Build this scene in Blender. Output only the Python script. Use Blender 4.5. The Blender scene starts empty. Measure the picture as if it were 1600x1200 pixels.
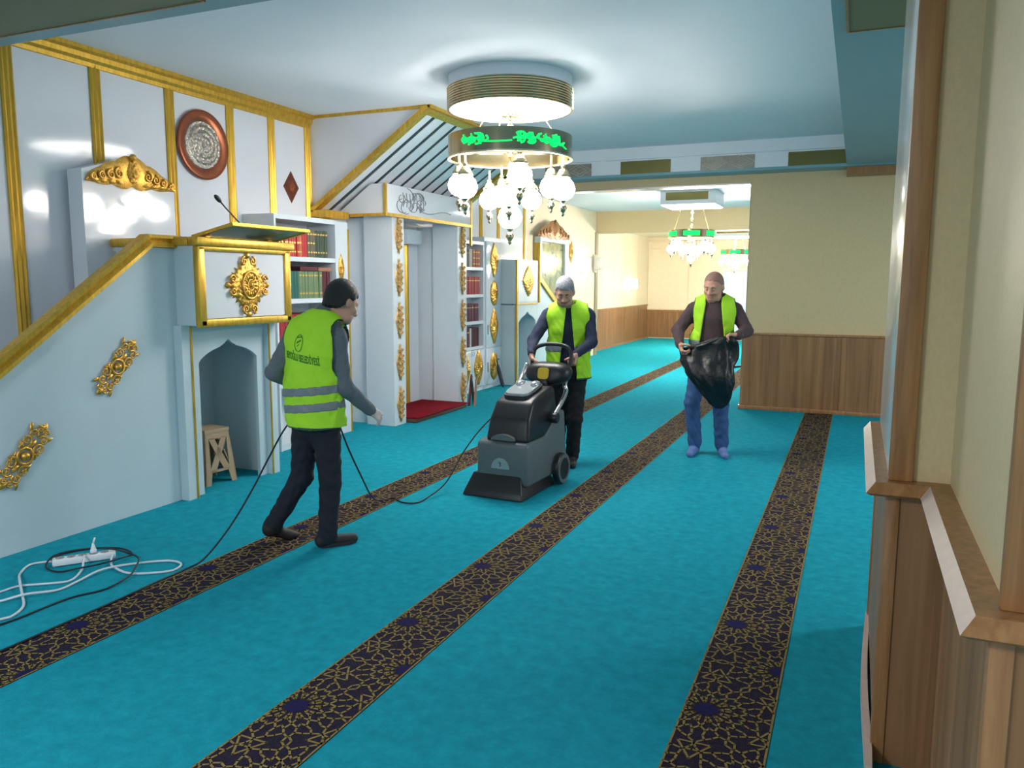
import bpy, bmesh, math, random
import numpy as np
from mathutils import Vector, Matrix
from mathutils.bvhtree import BVHTree
PI = math.pi
rnd = random.Random(7)
sc = bpy.context.scene
col = sc.collection

# ------------------------------------------------------------------ camera
cam_d = bpy.data.cameras.new('camera'); cam = bpy.data.objects.new('camera', cam_d); col.objects.link(cam)
cam_d.sensor_fit = 'HORIZONTAL'; cam_d.sensor_width = 36.0; cam_d.lens = 36.0 * 1242.7 / 1600.0
cam_d.clip_start = 0.05; cam_d.clip_end = 100
_y, _p, _r = 0.40732, 0.12798, 0.00353
_fw = Vector((-math.sin(_y)*math.cos(_p), math.cos(_y)*math.cos(_p), -math.sin(_p)))
_rt = Vector((math.cos(_y), math.sin(_y), 0)); _up = _rt.cross(_fw)
_r2 = math.cos(_r)*_rt + math.sin(_r)*_up; _u2 = -math.sin(_r)*_rt + math.cos(_r)*_up
_m = Matrix((_r2, _u2, -_fw)).transposed().to_4x4(); _m.translation = Vector((0, 0, 1.65))
cam.matrix_world = _m
sc.camera = cam
# ------------------------------------------------------------------ world and exposure
w = bpy.data.worlds.new('world'); sc.world = w; w.use_nodes = True
bg = w.node_tree.nodes['Background']; bg.inputs[0].default_value = (0.90, 0.95, 1.0, 1); bg.inputs[1].default_value = 0.6
sc.view_settings.view_transform = 'Standard'; sc.view_settings.look = 'None'
sc.view_settings.gamma = 1.0; sc.view_settings.use_curve_mapping = False
sc.view_settings.exposure = 0.44
GLOBE_E, DRUM_E, FAR_E = 29.0, 9.0, 110.0
# added unseen disk lights brightening the hall, behind the camera and right of the column
def fill_light(x, y, p):
    l = bpy.data.lights.new('fill_light', 'AREA'); l.shape = 'DISK'; l.size = 1.0; l.energy = p; l.color = (0.95, 0.98, 1.0)
    o = bpy.data.objects.new('fill_light', l); o.location = (x, y, 3.05); col.objects.link(o)
fill_light(-2.8, -1.4, 140); fill_light(3.4, 6.6, 130); fill_light(3.4, -1.4, 60)

# ------------------------------------------------------------------ materials
MATS = {}
def srgb(r, g, b):
    f = lambda c: (c/255/12.92 if c/255 <= 0.04045 else ((c/255+0.055)/1.055)**2.4)
    return (f(r), f(g), f(b), 1)
def mat(name, c, rough=0.5, metal=0.0, noise=None, bump=None, emis=None, coat=0, spec=0.5, alpha=None, trans=0, stretch=(1, 1, 1), c2=None, sheen=0):
    """noise=(scale, amount): value mottling; bump=(scale, strength); c2: second colour mixed by the mottling"""
    if name in MATS: return MATS[name]
    m = bpy.data.materials.new(name); m.use_nodes = True
    nt = m.node_tree; b = nt.nodes['Principled BSDF']
    b.inputs['Base Color'].default_value = c; b.inputs['Roughness'].default_value = rough
    b.inputs['Metallic'].default_value = metal; b.inputs['Specular IOR Level'].default_value = spec
    if coat: b.inputs['Coat Weight'].default_value = coat; b.inputs['Coat Roughness'].default_value = 0.06
    if trans: b.inputs['Transmission Weight'].default_value = trans
    if alpha is not None: b.inputs['Alpha'].default_value = alpha
    if sheen: b.inputs['Sheen Weight'].default_value = sheen
    if emis: b.inputs['Emission Color'].default_value = emis[0]; b.inputs['Emission Strength'].default_value = emis[1]
    if noise or bump:
        tc = nt.nodes.new('ShaderNodeTexCoord'); mp = nt.nodes.new('ShaderNodeMapping'); mp.inputs['Scale'].default_value = stretch
        geo = nt.nodes.new('ShaderNodeNewGeometry')
        nt.links.new(geo.outputs['Position'], mp.inputs['Vector'])
    if noise:
        n = nt.nodes.new('ShaderNodeTexNoise'); n.inputs['Scale'].default_value = noise[0]; n.inputs['Detail'].default_value = 5; n.inputs['Roughness'].default_value = 0.65
        nt.links.new(mp.outputs[0], n.inputs['Vector'])
        rp = nt.nodes.new('ShaderNodeValToRGB'); a = noise[1]
        rp.color_ramp.elements[0].position = 0.3; rp.color_ramp.elements[1].position = 0.7
        lo = tuple(v*(1-a) for v in c[:3])+(1,); hi = tuple(min(1, v*(1+a)) for v in c[:3])+(1,)
        rp.color_ramp.elements[0].color = lo; rp.color_ramp.elements[1].color = c2 or hi
        nt.links.new(n.outputs['Fac'], rp.inputs[0]); nt.links.new(rp.outputs[0], b.inputs['Base Color'])
    if bump:
        n2 = nt.nodes.new('ShaderNodeTexNoise'); n2.inputs['Scale'].default_value = bump[0]; n2.inputs['Detail'].default_value = 4
        nt.links.new(mp.outputs[0], n2.inputs['Vector'])
        bp = nt.nodes.new('ShaderNodeBump'); bp.inputs['Strength'].default_value = bump[1]; bp.inputs['Distance'].default_value = 0.01
        nt.links.new(n2.outputs['Fac'], bp.inputs['Height']); nt.links.new(bp.outputs[0], b.inputs['Normal'])
    MATS[name] = m
    return m

def carpet_mat():
    m = mat('carpet_teal', srgb(34, 156, 176), 1.0, noise=(14, 0.15), spec=0.03)
    nt = m.node_tree; b = nt.nodes['Principled BSDF']
    geo = nt.nodes.new('ShaderNodeNewGeometry')
    hs = []
    for s, st in ((26, 0.7), (240, 0.5)):
        n = nt.nodes.new('ShaderNodeTexNoise'); n.inputs['Scale'].default_value = s; n.inputs['Detail'].default_value = 6; n.inputs['Roughness'].default_value = 0.7
        n.inputs['Distortion'].default_value = 1.2
        nt.links.new(geo.outputs['Position'], n.inputs['Vector']); hs.append(n)
    ad = nt.nodes.new('ShaderNodeMath'); ad.operation = 'ADD'
    nt.links.new(hs[0].outputs['Fac'], ad.inputs[0]); nt.links.new(hs[1].outputs['Fac'], ad.inputs[1])
    bp = nt.nodes.new('ShaderNodeBump'); bp.inputs['Strength'].default_value = 0.55; bp.inputs['Distance'].default_value = 0.012
    nt.links.new(ad.outputs[0], bp.inputs['Height']); nt.links.new(bp.outputs[0], b.inputs['Normal'])
    return m
def wood_mat(name, c1, c2, rough=0.4, sx=14, sz=0.5):
    m = bpy.data.materials.new(name); m.use_nodes = True; nt = m.node_tree; b = nt.nodes['Principled BSDF']
    geo = nt.nodes.new('ShaderNodeNewGeometry'); mp = nt.nodes.new('ShaderNodeMapping'); mp.inputs['Scale'].default_value = (sx, sx, sz)
    nt.links.new(geo.outputs['Position'], mp.inputs['Vector'])
    n = nt.nodes.new('ShaderNodeTexNoise'); n.inputs['Scale'].default_value = 1; n.inputs['Detail'].default_value = 6; n.inputs['Roughness'].default_value = 0.6; n.inputs['Distortion'].default_value = 0.4
    nt.links.new(mp.outputs[0], n.inputs['Vector'])
    rp = nt.nodes.new('ShaderNodeValToRGB'); rp.color_ramp.elements[0].position = 0.32; rp.color_ramp.elements[1].position = 0.68
    rp.color_ramp.elements[0].color = c1; rp.color_ramp.elements[1].color = c2
    nt.links.new(n.outputs['Fac'], rp.inputs[0]); nt.links.new(rp.outputs[0], b.inputs['Base Color'])
    b.inputs['Roughness'].default_value = rough
    n2 = nt.nodes.new('ShaderNodeTexNoise'); n2.inputs['Scale'].default_value = 8; nt.links.new(mp.outputs[0], n2.inputs['Vector'])
    bp = nt.nodes.new('ShaderNodeBump'); bp.inputs['Strength'].default_value = 0.12; bp.inputs['Distance'].default_value = 0.004
    nt.links.new(n2.outputs['Fac'], bp.inputs['Height']); nt.links.new(bp.outputs[0], b.inputs['Normal'])
    MATS[name] = m; return m

CARPET = carpet_mat()
NAVY = mat('carpet_navy', srgb(42, 35, 52), 0.95, noise=(60, 0.25), spec=0.1, bump=(220, 0.4))
CGOLD = mat('carpet_gold', srgb(140, 120, 72), 0.95, noise=(40, 0.2), spec=0.1)
ROSE = mat('carpet_indigo', srgb(36, 32, 74), 0.95, noise=(80, 0.2), spec=0.1)
WHITE_G = mat('white_lacquer', srgb(226, 228, 236), 0.09, noise=(1.2, 0.02), coat=0.3, spec=0.5)
WHITE_S = mat('white_satin', srgb(222, 228, 236), 0.32, noise=(2, 0.02))
CEILM = mat('ceiling_white', srgb(224, 229, 238), 0.6, noise=(0.8, 0.02), spec=0.2)
GOLD = mat('gold_moulding', srgb(216, 172, 66), 0.36, metal=0.65, noise=(34, 0.22), stretch=(1, 1, 0.15), bump=(60, 0.12))
GOLD_O = mat('gold_ornament', srgb(224, 170, 76), 0.32, metal=0.7, noise=(30, 0.25), bump=(90, 0.35))
GOLD_T = mat('gold_lace', srgb(206, 166, 108), 0.4, metal=0.45, noise=(40, 0.25), bump=(90, 0.3))
GOLD_P = mat('polished_brass', srgb(190, 176, 142), 0.2, metal=1.0, noise=(8, 0.05))
OLIVE_D = mat('olive_paint', srgb(112, 112, 82), 0.5, noise=(2, 0.06))
TEALP = mat('teal_paint', srgb(112, 158, 170), 0.4, noise=(1.5, 0.04))
OLIVE = mat('olive_mirror', srgb(122, 114, 66), 0.2, metal=0.5, noise=(2, 0.08))
CREAM = mat('cream_wallpaper', srgb(208, 185, 142), 0.55, noise=(70, 0.05), bump=(260, 0.12), stretch=(1, 1, 0.5))
CREAM_L = mat('cream_panel', srgb(240, 222, 192), 0.45, noise=(12, 0.03))
WOOD = wood_mat('oak_veneer', srgb(116, 80, 48), srgb(164, 118, 78))
WOOD_T = wood_mat('oak_trim', srgb(138, 94, 56), srgb(174, 126, 80), 0.35, 30, 2)
WOOD_P = mat('pale_edge', srgb(206, 178, 166), 0.4, noise=(20, 0.08))
ALU = mat('brushed_aluminium', srgb(200, 196, 196), 0.25, metal=0.8, noise=(6, 0.06), stretch=(20, 20, 1))
BLACK = mat('black_plastic', srgb(30, 30, 36), 0.38, noise=(18, 0.15), bump=(150, 0.08))
GREYP = mat('grey_plastic', srgb(98, 105, 108), 0.42, noise=(14, 0.06), bump=(120, 0.05))

# ------------------------------------------------------------------ mesh helpers
ORG = {}
class MB:
    def __init__(s): s.v = []; s.f = []; s.mi = []
    def add(s, vs, fs, mi=0):
        o = len(s.v); s.v += [tuple(v) for v in vs]; s.f += [tuple(i+o for i in f) for f in fs]; s.mi += [mi]*len(fs); return s
    def box(s, x0, x1, y0, y1, z0, z1, mi=0, bev=0):
        if x1 < x0: x0, x1 = x1, x0
        if y1 < y0: y0, y1 = y1, y0
        if z1 < z0: z0, z1 = z1, z0
        if bev <= 0:
            vs = [(x, y, z) for z in (z0, z1) for y in (y0, y1) for x in (x0, x1)]
            return s.add(vs, [(0, 2, 3, 1), (4, 5, 7, 6), (0, 1, 5, 4), (2, 6, 7, 3), (0, 4, 6, 2), (1, 3, 7, 5)], mi)
        b = min(bev, (x1-x0)/2.01, (y1-y0)/2.01, (z1-z0)/2.01)
        bm = bmesh.new(); bmesh.ops.create_cube(bm, size=1)
        for v in bm.verts: v.co = Vector(((x0+x1)/2+v.co.x*(x1-x0), (y0+y1)/2+v.co.y*(y1-y0), (z0+z1)/2+v.co.z*(z1-z0)))
        bmesh.ops.bevel(bm, geom=bm.edges[:], offset=b, segments=2, affect='EDGES', profile=0.5)
        bm.verts.index_update(); s.add([v.co[:] for v in bm.verts], [[v.index for v in f.verts] for f in bm.faces], mi); bm.free(); return s
    def prism(s, poly, fn, d0, d1, mi=0):
        """poly: 2D points; fn(u, v, d) -> 3D; extruded d0..d1"""
        n = len(poly)
        vs = [fn(u, v, d0) for u, v in poly]+[fn(u, v, d1) for u, v in poly]
        fs = [tuple(range(n))[::-1], tuple(range(n, 2*n))]+[(i, (i+1) % n, (i+1) % n+n, i+n) for i in range(n)]
        return s.add(vs, fs, mi)
    def lathe(s, prof, c=(0, 0, 0), seg=24, mi=0, ax=2, cap=False):
        n = len(prof); vs = []
        for k in range(seg):
            a = 2*PI*k/seg
            for r, z in prof:
                p = (r*math.cos(a), r*math.sin(a), z)
                if ax == 0: p = (p[2], p[0], p[1])
                if ax == 1: p = (p[1], p[2], p[0])
                vs.append((c[0]+p[0], c[1]+p[1], c[2]+p[2]))
        fs = [(k*n+i, ((k+1) % seg)*n+i, ((k+1) % seg)*n+i+1, k*n+i+1) for k in range(seg) for i in range(n-1)]
        if cap: fs += [tuple(k*n for k in range(seg))[::-1], tuple(k*n+n-1 for k in range(seg))]
        return s.add(vs, fs, mi)
    def tube(s, pts, r, seg=8, mi=0, closed=False, flat=1.0, up=None):
        P = [Vector(p) for p in pts]; n = len(P)
        R = r if isinstance(r, (list, tuple)) else [r]*n
        vs = []; last = None
        for i in range(n):
            if closed: t = P[(i+1) % n]-P[i-1]
            else: t = P[min(i+1, n-1)]-P[max(i-1, 0)]
            t = t.normalized() if t.length > 1e-9 else Vector((0, 0, 1))
            if up is not None: a = Vector(up)
            elif last is None: a = Vector((0, 0, 1)) if abs(t.z) < 0.9 else Vector((1, 0, 0))
            else: a = last
            b1 = (a-t*a.dot(t))
            if b1.length < 1e-6: b1 = t.orthogonal()
            b1.normalize(); last = b1; b2 = t.cross(b1)
            for k in range(seg):
                q = 2*PI*k/seg; vs.append(P[i]+b1*math.cos(q)*R[i]*flat+b2*math.sin(q)*R[i])
        m = n if closed else n-1
        fs = [(i*seg+k, i*seg+(k+1) % seg, ((i+1) % n)*seg+(k+1) % seg, ((i+1) % n)*seg+k) for i in range(m) for k in range(seg)]
        if not closed: fs += [tuple(range(seg))[::-1], tuple((n-1)*seg+k for k in range(seg))]
        return s.add(vs, fs, mi)
    def sphere(s, c, r, seg=16, rings=10, mi=0, sc=(1, 1, 1)):
        vs = [(c[0], c[1], c[2]+r*sc[2])]
        for i in range(1, rings):
            a = PI*i/rings
            for k in range(seg):
                q = 2*PI*k/seg; vs.append((c[0]+r*sc[0]*math.sin(a)*math.cos(q), c[1]+r*sc[1]*math.sin(a)*math.sin(q), c[2]+r*sc[2]*math.cos(a)))
        vs.append((c[0], c[1], c[2]-r*sc[2])); e = len(vs)-1
        fs = [(0, 1+k, 1+(k+1) % seg) for k in range(seg)]
        fs += [(1+(i-1)*seg+k, 1+i*seg+k, 1+i*seg+(k+1) % seg, 1+(i-1)*seg+(k+1) % seg) for i in range(1, rings-1) for k in range(seg)]
        fs += [(e, 1+(rings-2)*seg+(k+1) % seg, 1+(rings-2)*seg+k) for k in range(seg)]
        return s.add(vs, fs, mi)
    def quad(s, a, b, c, d, mi=0): return s.add([a, b, c, d], [(0, 1, 2, 3)], mi)
    def xf(s, fn): s.v = [tuple(fn(*v)) for v in s.v]; return s
    def build(s, name, m, parent=None, smooth=False, origin=None, fix=True):
        V = s.v
        me = bpy.data.meshes.new(name)
        lo = [min(v[i] for v in V) for i in range(3)]; hi = [max(v[i] for v in V) for i in range(3)]
        o = Vector(origin) if origin else Vector(((lo[0]+hi[0])/2, (lo[1]+hi[1])/2, lo[2]))
        me.from_pydata([(v[0]-o.x, v[1]-o.y, v[2]-o.z) for v in V], [], s.f)
        ml = m if isinstance(m, (list, tuple)) else [m]
        for x in ml: me.materials.append(x)
        if len(ml) > 1: me.polygons.foreach_set('material_index', s.mi)
        if fix:
            bm = bmesh.new(); bm.from_mesh(me); bmesh.ops.recalc_face_normals(bm, faces=bm.faces[:]); bm.to_mesh(me); bm.free()
        if smooth:
            me.polygons.foreach_set('use_smooth', [True]*len(me.polygons))
            if smooth != 'all': me.set_sharp_from_angle(angle=math.radians(38))
        me.update()
        ob = bpy.data.objects.new(name, me); col.objects.link(ob); place(ob, o, parent)
        return ob
def place(ob, o, parent=None):
    o = Vector(o); ORG[ob.name] = o
    if parent is not None:
        ob.parent = parent; ob.location = o-ORG[parent.name]
    else: ob.location = o
def empty(name, loc, label=None, cat=None, group=None, kind=None):
    e = bpy.data.objects.new(name, None); e.empty_display_size = 0.1; col.objects.link(e); place(e, loc); tag(e, label, cat, group, kind); return e
def tag(o, label=None, cat=None, group=None, kind=None):
    if label: o['label'] = label
    if cat: o['category'] = cat
    if group: o['group'] = group
    if kind: o['kind'] = kind
    return o
def struct(name, mb, m, label, cat, smooth=False):
    o = mb.build(name, m, None, smooth); tag(o, label, cat, None, 'structure'); return o
def dup(src, parent, delta, name=None):
    c = src.copy(); col.objects.link(c); place(c, ORG[src.name]+Vector(delta), parent); return c
def box(name, m, parent, x0, x1, y0, y1, z0, z1, bev=0): return MB().box(x0, x1, y0, y1, z0, z1, 0, bev).build(name, m, parent, smooth=bev > 0)
# ================================================================== STRUCTURE
XW = -5.45; ZC = 3.38; ZB = 3.03
# ---- floor
fl = MB().box(-6.6, 5.0, -3.0, 25.0, -0.1, 0.0)
floor = struct('floor', fl, CARPET, 'wide teal carpet with dark patterned prayer rows', 'carpet')
# ---- patterned stripes
def girih(xa, xb, ya, yb, x0, y0, a=0.487):
    """line segments of a twelve-fold rosette pattern on a hexagonal lattice"""
    segs = []; disks = []
    dx = a/2; dy = a*math.sqrt(3)/2
    def pol(c, r, deg): return (c[0]+r*math.cos(math.radians(deg)), c[1]+r*math.sin(math.radians(deg)))
    def ring(c, rs, start, closed=True):
        n = len(rs); pts = [pol(c, rs[i], start+360*i/n) for i in range(n)]
        for i in range(n): segs.append((pts[i], pts[(i+1) % n]))
    for i in range(-2, 4):
        for j in range(int((ya-y0)/dy)-2, int((yb-y0)/dy)+3):
            if (i+j) % 2: continue
            c = (x0+i*dx, y0+j*dy)
            if c[0] < xa-0.3 or c[0] > xb+0.3: continue
            disks.append(c)
            S = lambda r0, a0, r1, a1: segs.append((pol(c, r0, a0), pol(c, r1, a1)))
            for k in range(12):
                t = k*30
                # ring of petals round the dark centre
                S(.052, t-15, .070, t-9); S(.070, t-9, .100, t-8); S(.100, t-8, .126, t); S(.126, t, .100, t+8); S(.100, t+8, .070, t+9); S(.070, t+9, .052, t+15)
                S(.100, t+8, .088, t+15); S(.100, t+22, .088, t+15)
                # star band: arrow shapes between the petal tips
                S(.126, t, .158, t+9); S(.158, t+9, .136, t+15); S(.136, t+15, .158, t+21); S(.158, t+21, .126, t+30)
                S(.158, t+9, .190, t+6); S(.158, t+21, .190, t+24)
                # crooked bars out to the neighbours
                if k % 2 == 0:
                    S(.190, t+6, .214, t+1); S(.190, t-6, .214, t-1); S(.214, t+1, a/2, t+4); S(.214, t-1, a/2, t-4); S(.190, t+6, .205, t+14); S(.190, t-6, .205, t-14)
                else:
                    S(.190, t+6, .218, t+8); S(.190, t-6, .218, t-8); S(.218, t+8, .236, t+2); S(.218, t-8, .236, t-2); S(.205, t+16, .218, t+8); S(.205, t-16, .218, t-8)
            for k in range(2):
                cc = pol(c, a/math.sqrt(3), 30+60*k)
                ring(cc, [.070, .034]*3, 90+(0 if k else 60)); ring(cc, [.030, .012]*3, 90+(60 if k else 0))
    out = []
    for p, q in segs:
        if max(p[0], q[0]) < xa or min(p[0], q[0]) > xb or max(p[1], q[1]) < ya or min(p[1], q[1]) > yb: continue
        def cl(p, q, ix, lim, sign):
            if (p[ix]-lim)*sign < 0 and (q[ix]-lim)*sign < 0: return None
            if (p[ix]-lim)*sign < 0 or (q[ix]-lim)*sign < 0:
                t = (lim-p[ix])/(q[ix]-p[ix]); m = (p[0]+(q[0]-p[0])*t, p[1]+(q[1]-p[1])*t)
                return (m, q) if (p[ix]-lim)*sign < 0 else (p, m)
            return p, q
        r = (p, q)
        for ix, lim, sg in ((0, xa+.006, 1), (0, xb-.006, -1), (1, ya, 1), (1, yb, -1)):
            if r: r = cl(r[0], r[1], ix, lim, sg)
        if r: out.append(r)
    return out, [d for d in disks if xa-.05 < d[0] < xb+.05]
def stripe(xa, xb, ya, yb, x0, y0, label):
    s = MB().box(xa, xb, ya, yb, -0.01, 0.003).build('carpet_stripe', NAVY, floor)
    segs, disks = girih(xa, xb, ya, yb, x0, y0)
    mb = MB(); hw = 0.0044; z = 0.0042
    for p, q in segs:
        d = Vector((q[0]-p[0], q[1]-p[1])); L = d.length
        if L < 1e-4: continue
        d /= L; n = Vector((-d.y, d.x))*hw; p2 = Vector(p)-d*hw*.6; q2 = Vector(q)+d*hw*.6
        mb.quad((p2.x-n.x, p2.y-n.y, z), (q2.x-n.x, q2.y-n.y, z), (q2.x+n.x, q2.y+n.y, z), (p2.x+n.x, p2.y+n.y, z))
    for xx in (xa+.004, xb-.004): mb.quad((xx-.004, ya, z), (xx+.004, ya, z), (xx+.004, yb, z), (xx-.004, yb, z))
    o = mb.build('gold_tracery', CGOLD, s, fix=False); o['kind'] = 'stuff'
    mb = MB()
    for c in disks:
        pts = [(min(max(c[0]+.046*math.cos(k*PI/6+.26), xa+.008), xb-.008), c[1]+.046*math.sin(k*PI/6+.26), z) for k in range(12)]
        mb.add(pts, [tuple(range(12))])
    o = mb.build('rosette_centres', ROSE, s, fix=False); o['kind'] = 'stuff'
    s['label'] = label
    return s
stripe(-3.44, -3.12, -0.5, 23.0, -3.36, 2.52, 'dark patterned stripe nearest the white wall')
stripe(-2.00, -1.67, -0.5, 23.0, -1.925, 2.35, 'dark patterned stripe in the middle')
stripe(-0.54, -0.205, -0.5, 10.74, -0.455, 2.97, 'dark patterned stripe running to the partition')

# ---- ceilings
ceil = struct('ceiling', MB().box(-6.6, 5.0, -3.0, 10.6, ZC, ZC+0.1), CEILM, 'smooth white ceiling around the big chandelier', 'ceiling')
struct('ceiling_far_bay', MB().box(-6.6, 5.0, 10.6, 17.6, 3.2, 3.3), CEILM, 'pale ceiling of the bay behind the opening', 'ceiling')
struct('ceiling_end_bay', MB().box(-6.6, 5.0, 17.6, 25.0, 2.95, 3.05), CREAM_L, 'pale ceiling at the far end of the hall', 'ceiling')
# ceiling beams: teal undersides with olive inset panels
def beam(label, x0, x1, y0, y1, z0, z1, insets, m=TEALP):
    b = struct('ceiling_beam', MB().box(x0, x1, y0, y1, z0, z1), m, label, 'beam')
    for (a0, a1, b0, b1) in insets:
        p = box('inset_panel', OLIVE_D, b, a0, a1, b0, b1, z0-0.006, z0+0.01)
        f = MB(); t = 0.012
        for q in ((a0-t, a1+t, b0-t, b0), (a0-t, a1+t, b1, b1+t), (a0-t, a0, b0, b1), (a1, a1+t, b0, b1)): f.box(q[0], q[1], q[2], q[3], z0-0.01, z0+0.01)
        f.build('inset_frame', WOOD_T, p)
    return b
beam('teal beam with olive inset crossing overhead at top left', -5.6, -0.21, 1.6, 3.34, ZB, ZC+.02, [(-5.3, -3.06, 1.75, 3.2), (-2.7, -0.5, 1.75, 3.2)])
beam('teal beam with olive inset running along the right', -0.2, 1.4, -3.0, 10.42, ZB, ZC+.02, [(-0.12, 1.2, 3.6, 4.96), (-0.12, 1.2, 1.4, 3.2)])
fb = struct('ceiling_beam', MB().box(-5.5, 5.0, 10.42, 10.76, ZB, 3.42), WHITE_S, 'white beam above the opening with inset panels in a row', 'beam')
box('teal_underside', TEALP, fb, -5.5, 5.0, 10.40, 10.76, ZB-0.012, ZB+0.02)
box('crown_moulding', WHITE_S, fb, -5.45, -0.2, 10.37, 10.43, 3.235, ZC)
def diamond_panel(parent, x0, x1, z0, z1, y):
    p = box('patterned_panel', mat('panel_grey', srgb(150, 146, 138), 0.3, metal=0.4, noise=(30, 0.2)), parent, x0, x1, y-0.006, y+0.01, z0, z1)
    mb = MB(); r = 0.006
    n = 2; wdt = (x1-x0)/n
    for k in range(n):
        cx = x0+wdt*(k+.5); cz = (z0+z1)/2
        for sc_ in (1.0, .6):
            hx, hz = wdt/2*sc_, (z1-z0)/2*sc_
            mb.tube([(cx-hx, y-.008, cz), (cx, y-.008, cz+hz), (cx+hx, y-.008, cz), (cx, y-.008, cz-hz)], r, 5, closed=True)
    mb.build('diamond_lattice', mat('panel_light', srgb(206, 196, 180), 0.3, metal=0.3, noise=(20, 0.1)), p)
for (xc, kind) in ((-4.66, 'g'), (-3.68, 'd'), (-2.62, 'g'), (-1.58, 'd'), (-0.53, 'g')):
    x0, x1 = xc-.33, xc+.33
    if kind == 'g': box('gold_mirror_panel', OLIVE, fb, x0, x1, 10.413, 10.43, 3.05, 3.215)
    else: diamond_panel(fb, x0, x1, 3.05, 3.215, 10.42)
# ---- qibla wall, white lacquer panels between gold strips
wl = struct('wall_left', MB().box(XW-0.15, XW, -1.0, 17.4, 0, 3.4), WHITE_S, 'white lacquered wall divided by gold strips', 'wall')
strips = [3.14-.68, 3.14, 3.83, 4.53, 5.25, 5.96, 6.53, 7.10]
edges = [1.2]+strips
for i in range(len(edges)-1):
    box('wall_panel', WHITE_G, wl, XW-.01, XW+.012, edges[i]+.03, edges[i+1]-.03, 0.0, 3.3)
box('wall_panel', WHITE_G, wl, XW-.01, XW+.012, 7.15, 9.95, 0.0, 3.3)
box('wall_panel', WHITE_G, wl, XW-.01, XW+.012, 9.95, 13.2, 0.0, 3.3)
box('wall_panel', CREAM_L, wl, XW-.01, XW+.012, 13.2, 17.3, 0.0, 3.19)
def gstrip(y, z0, z1, wd=.095, x=XW+.012):
    mb = MB(); prof = [(-.5, 0), (-.5, .012), (-.36, .02), (-.2, .012), (0, .022), (.2, .012), (.36, .02), (.5, .012), (.5, 0)]
    mb.prism([(p[0]*wd, p[1]) for p in prof], lambda u, v, d: (x+v, y+u, d), z0, z1)
    return mb.build('gold_strip', GOLD, wl)
for y in strips: gstrip(y, 2.29 if y > 6.2 else 0.0, 3.27)
gstrip(11.35, 2.34, 3.0); gstrip(12.0, 2.0, 3.0); gstrip(13.1, 0.0, 3.0, .07)
def cornice(y0, y1):
    prof = [(0, 3.245), (.03, 3.25), (.034, 3.28), (.055, 3.30), (.06, 3.335), (.09, 3.35), (.09, ZC), (0, ZC)]
    return MB().prism(prof, lambda u, v, d: (XW+u, d, v), y0, y1).build('gold_cornice', GOLD, wl)
cornice(1.2, 7.16)
# ---- slatted sloping soffit over the mihrab
sof = struct('ceiling_soffit', MB().prism([(XW, 2.40), (-4.0, ZC), (XW, ZC)], lambda u, v, d: (u, d, v), 7.17, 9.95), mat('soffit_back', srgb(38, 58, 64), 0.5, noise=(3, .05)), 'sloping white soffit with dark grooves above the mihrab', 'ceiling')
sl = Vector((1.45, 0.98)); sl.normalize(); nn = Vector((sl.y, -sl.x))
def slopebox(name, m, y0, y1, t0, t1, h, parent):
    L = math.hypot(1.45, .98)
    def fn(u, v, d): return (XW+sl.x*u*L+nn.x*v, d, 2.40+sl.y*u*L+nn.y*v)
    return MB().prism([(t0, 0), (t1, 0), (t1, h), (t0, h)], fn, y0, y1).build(name, m, parent)
MB().prism([(XW, 2.40), (-4.0, ZC), (XW, ZC)], lambda u, v, d: (u, d, v), 7.145, 7.17).build('gable_panel', WHITE_G, sof)
n = 11; p = 2.70/n
for k in range(n):
    slopebox('slat', WHITE_G, 7.22+k*p, 7.22+(k+1)*p-.075, .0, .955, .008, sof)
slopebox('gold_edge', GOLD, 7.10, 7.20, -.01, 1.0, .045, sof)
slopebox('gold_edge', GOLD, 9.88, 9.98, -.01, 1.0, .045, sof)
slopebox('gold_head', GOLD, 7.15, 9.95, .955, 1.0, .05, sof)
MB().box(XW, -3.97, 7.13, 7.16, ZC-.03, ZC).build('gold_fillet', GOLD, sof)
MB().box(-4.03, -3.95, 7.13, 9.97, ZC-.035, ZC).build('gold_fillet', GOLD, sof)
MB().box(XW, -5.2, 7.10, 7.495, 2.32, 2.40).build('gold_foot', GOLD, sof)
MB().box(XW, -5.3, 7.10, 7.30, 2.22, 2.33).build('gold_foot', GOLD, sof)
# ---- partition with opening (right of the opening only) and lintel
pw = struct('wall_back', MB().box(-1.32, 5.0, 10.75, 11.0, 0, 3.05).box(-5.45, -1.32, 10.75, 11.0, 2.915, 3.05), CREAM, 'beige partition wall with an oak wainscot', 'wall')
xs = [-1.345, -0.15, 1.05, 2.25, 3.45, 4.65]
for i in range(5): box('wainscot_panel', WOOD, pw, xs[i], xs[i+1]-.003, 10.715, 10.76, 0.05, 0.975)
box('wainscot_end', WOOD, pw, -1.356, -1.3455, 10.716, 11.03, 0.05, 0.975)
box('cap_rail', WOOD_T, pw, -1.36, 5.0, 10.70, 10.76, 0.975, 1.005, .006)
box('skirting', WOOD_T, pw, -1.375, 5.0, 10.695, 10.76, 0.0, 0.05, .005)
box('brown_crown', WOOD_T, pw, -0.2, 5.0, 10.5, 10.76, 2.93, 3.02)
# opening edging
box('steel_jamb', mat('dark_edge', srgb(150, 138, 112), .5, noise=(6, .05)), pw, -1.326, -1.318, 10.745, 11.0, 1.0, 2.92)
box('steel_head', ALU, pw, -5.4, -1.32, 10.76, 11.0, 2.895, 2.915)
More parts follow.
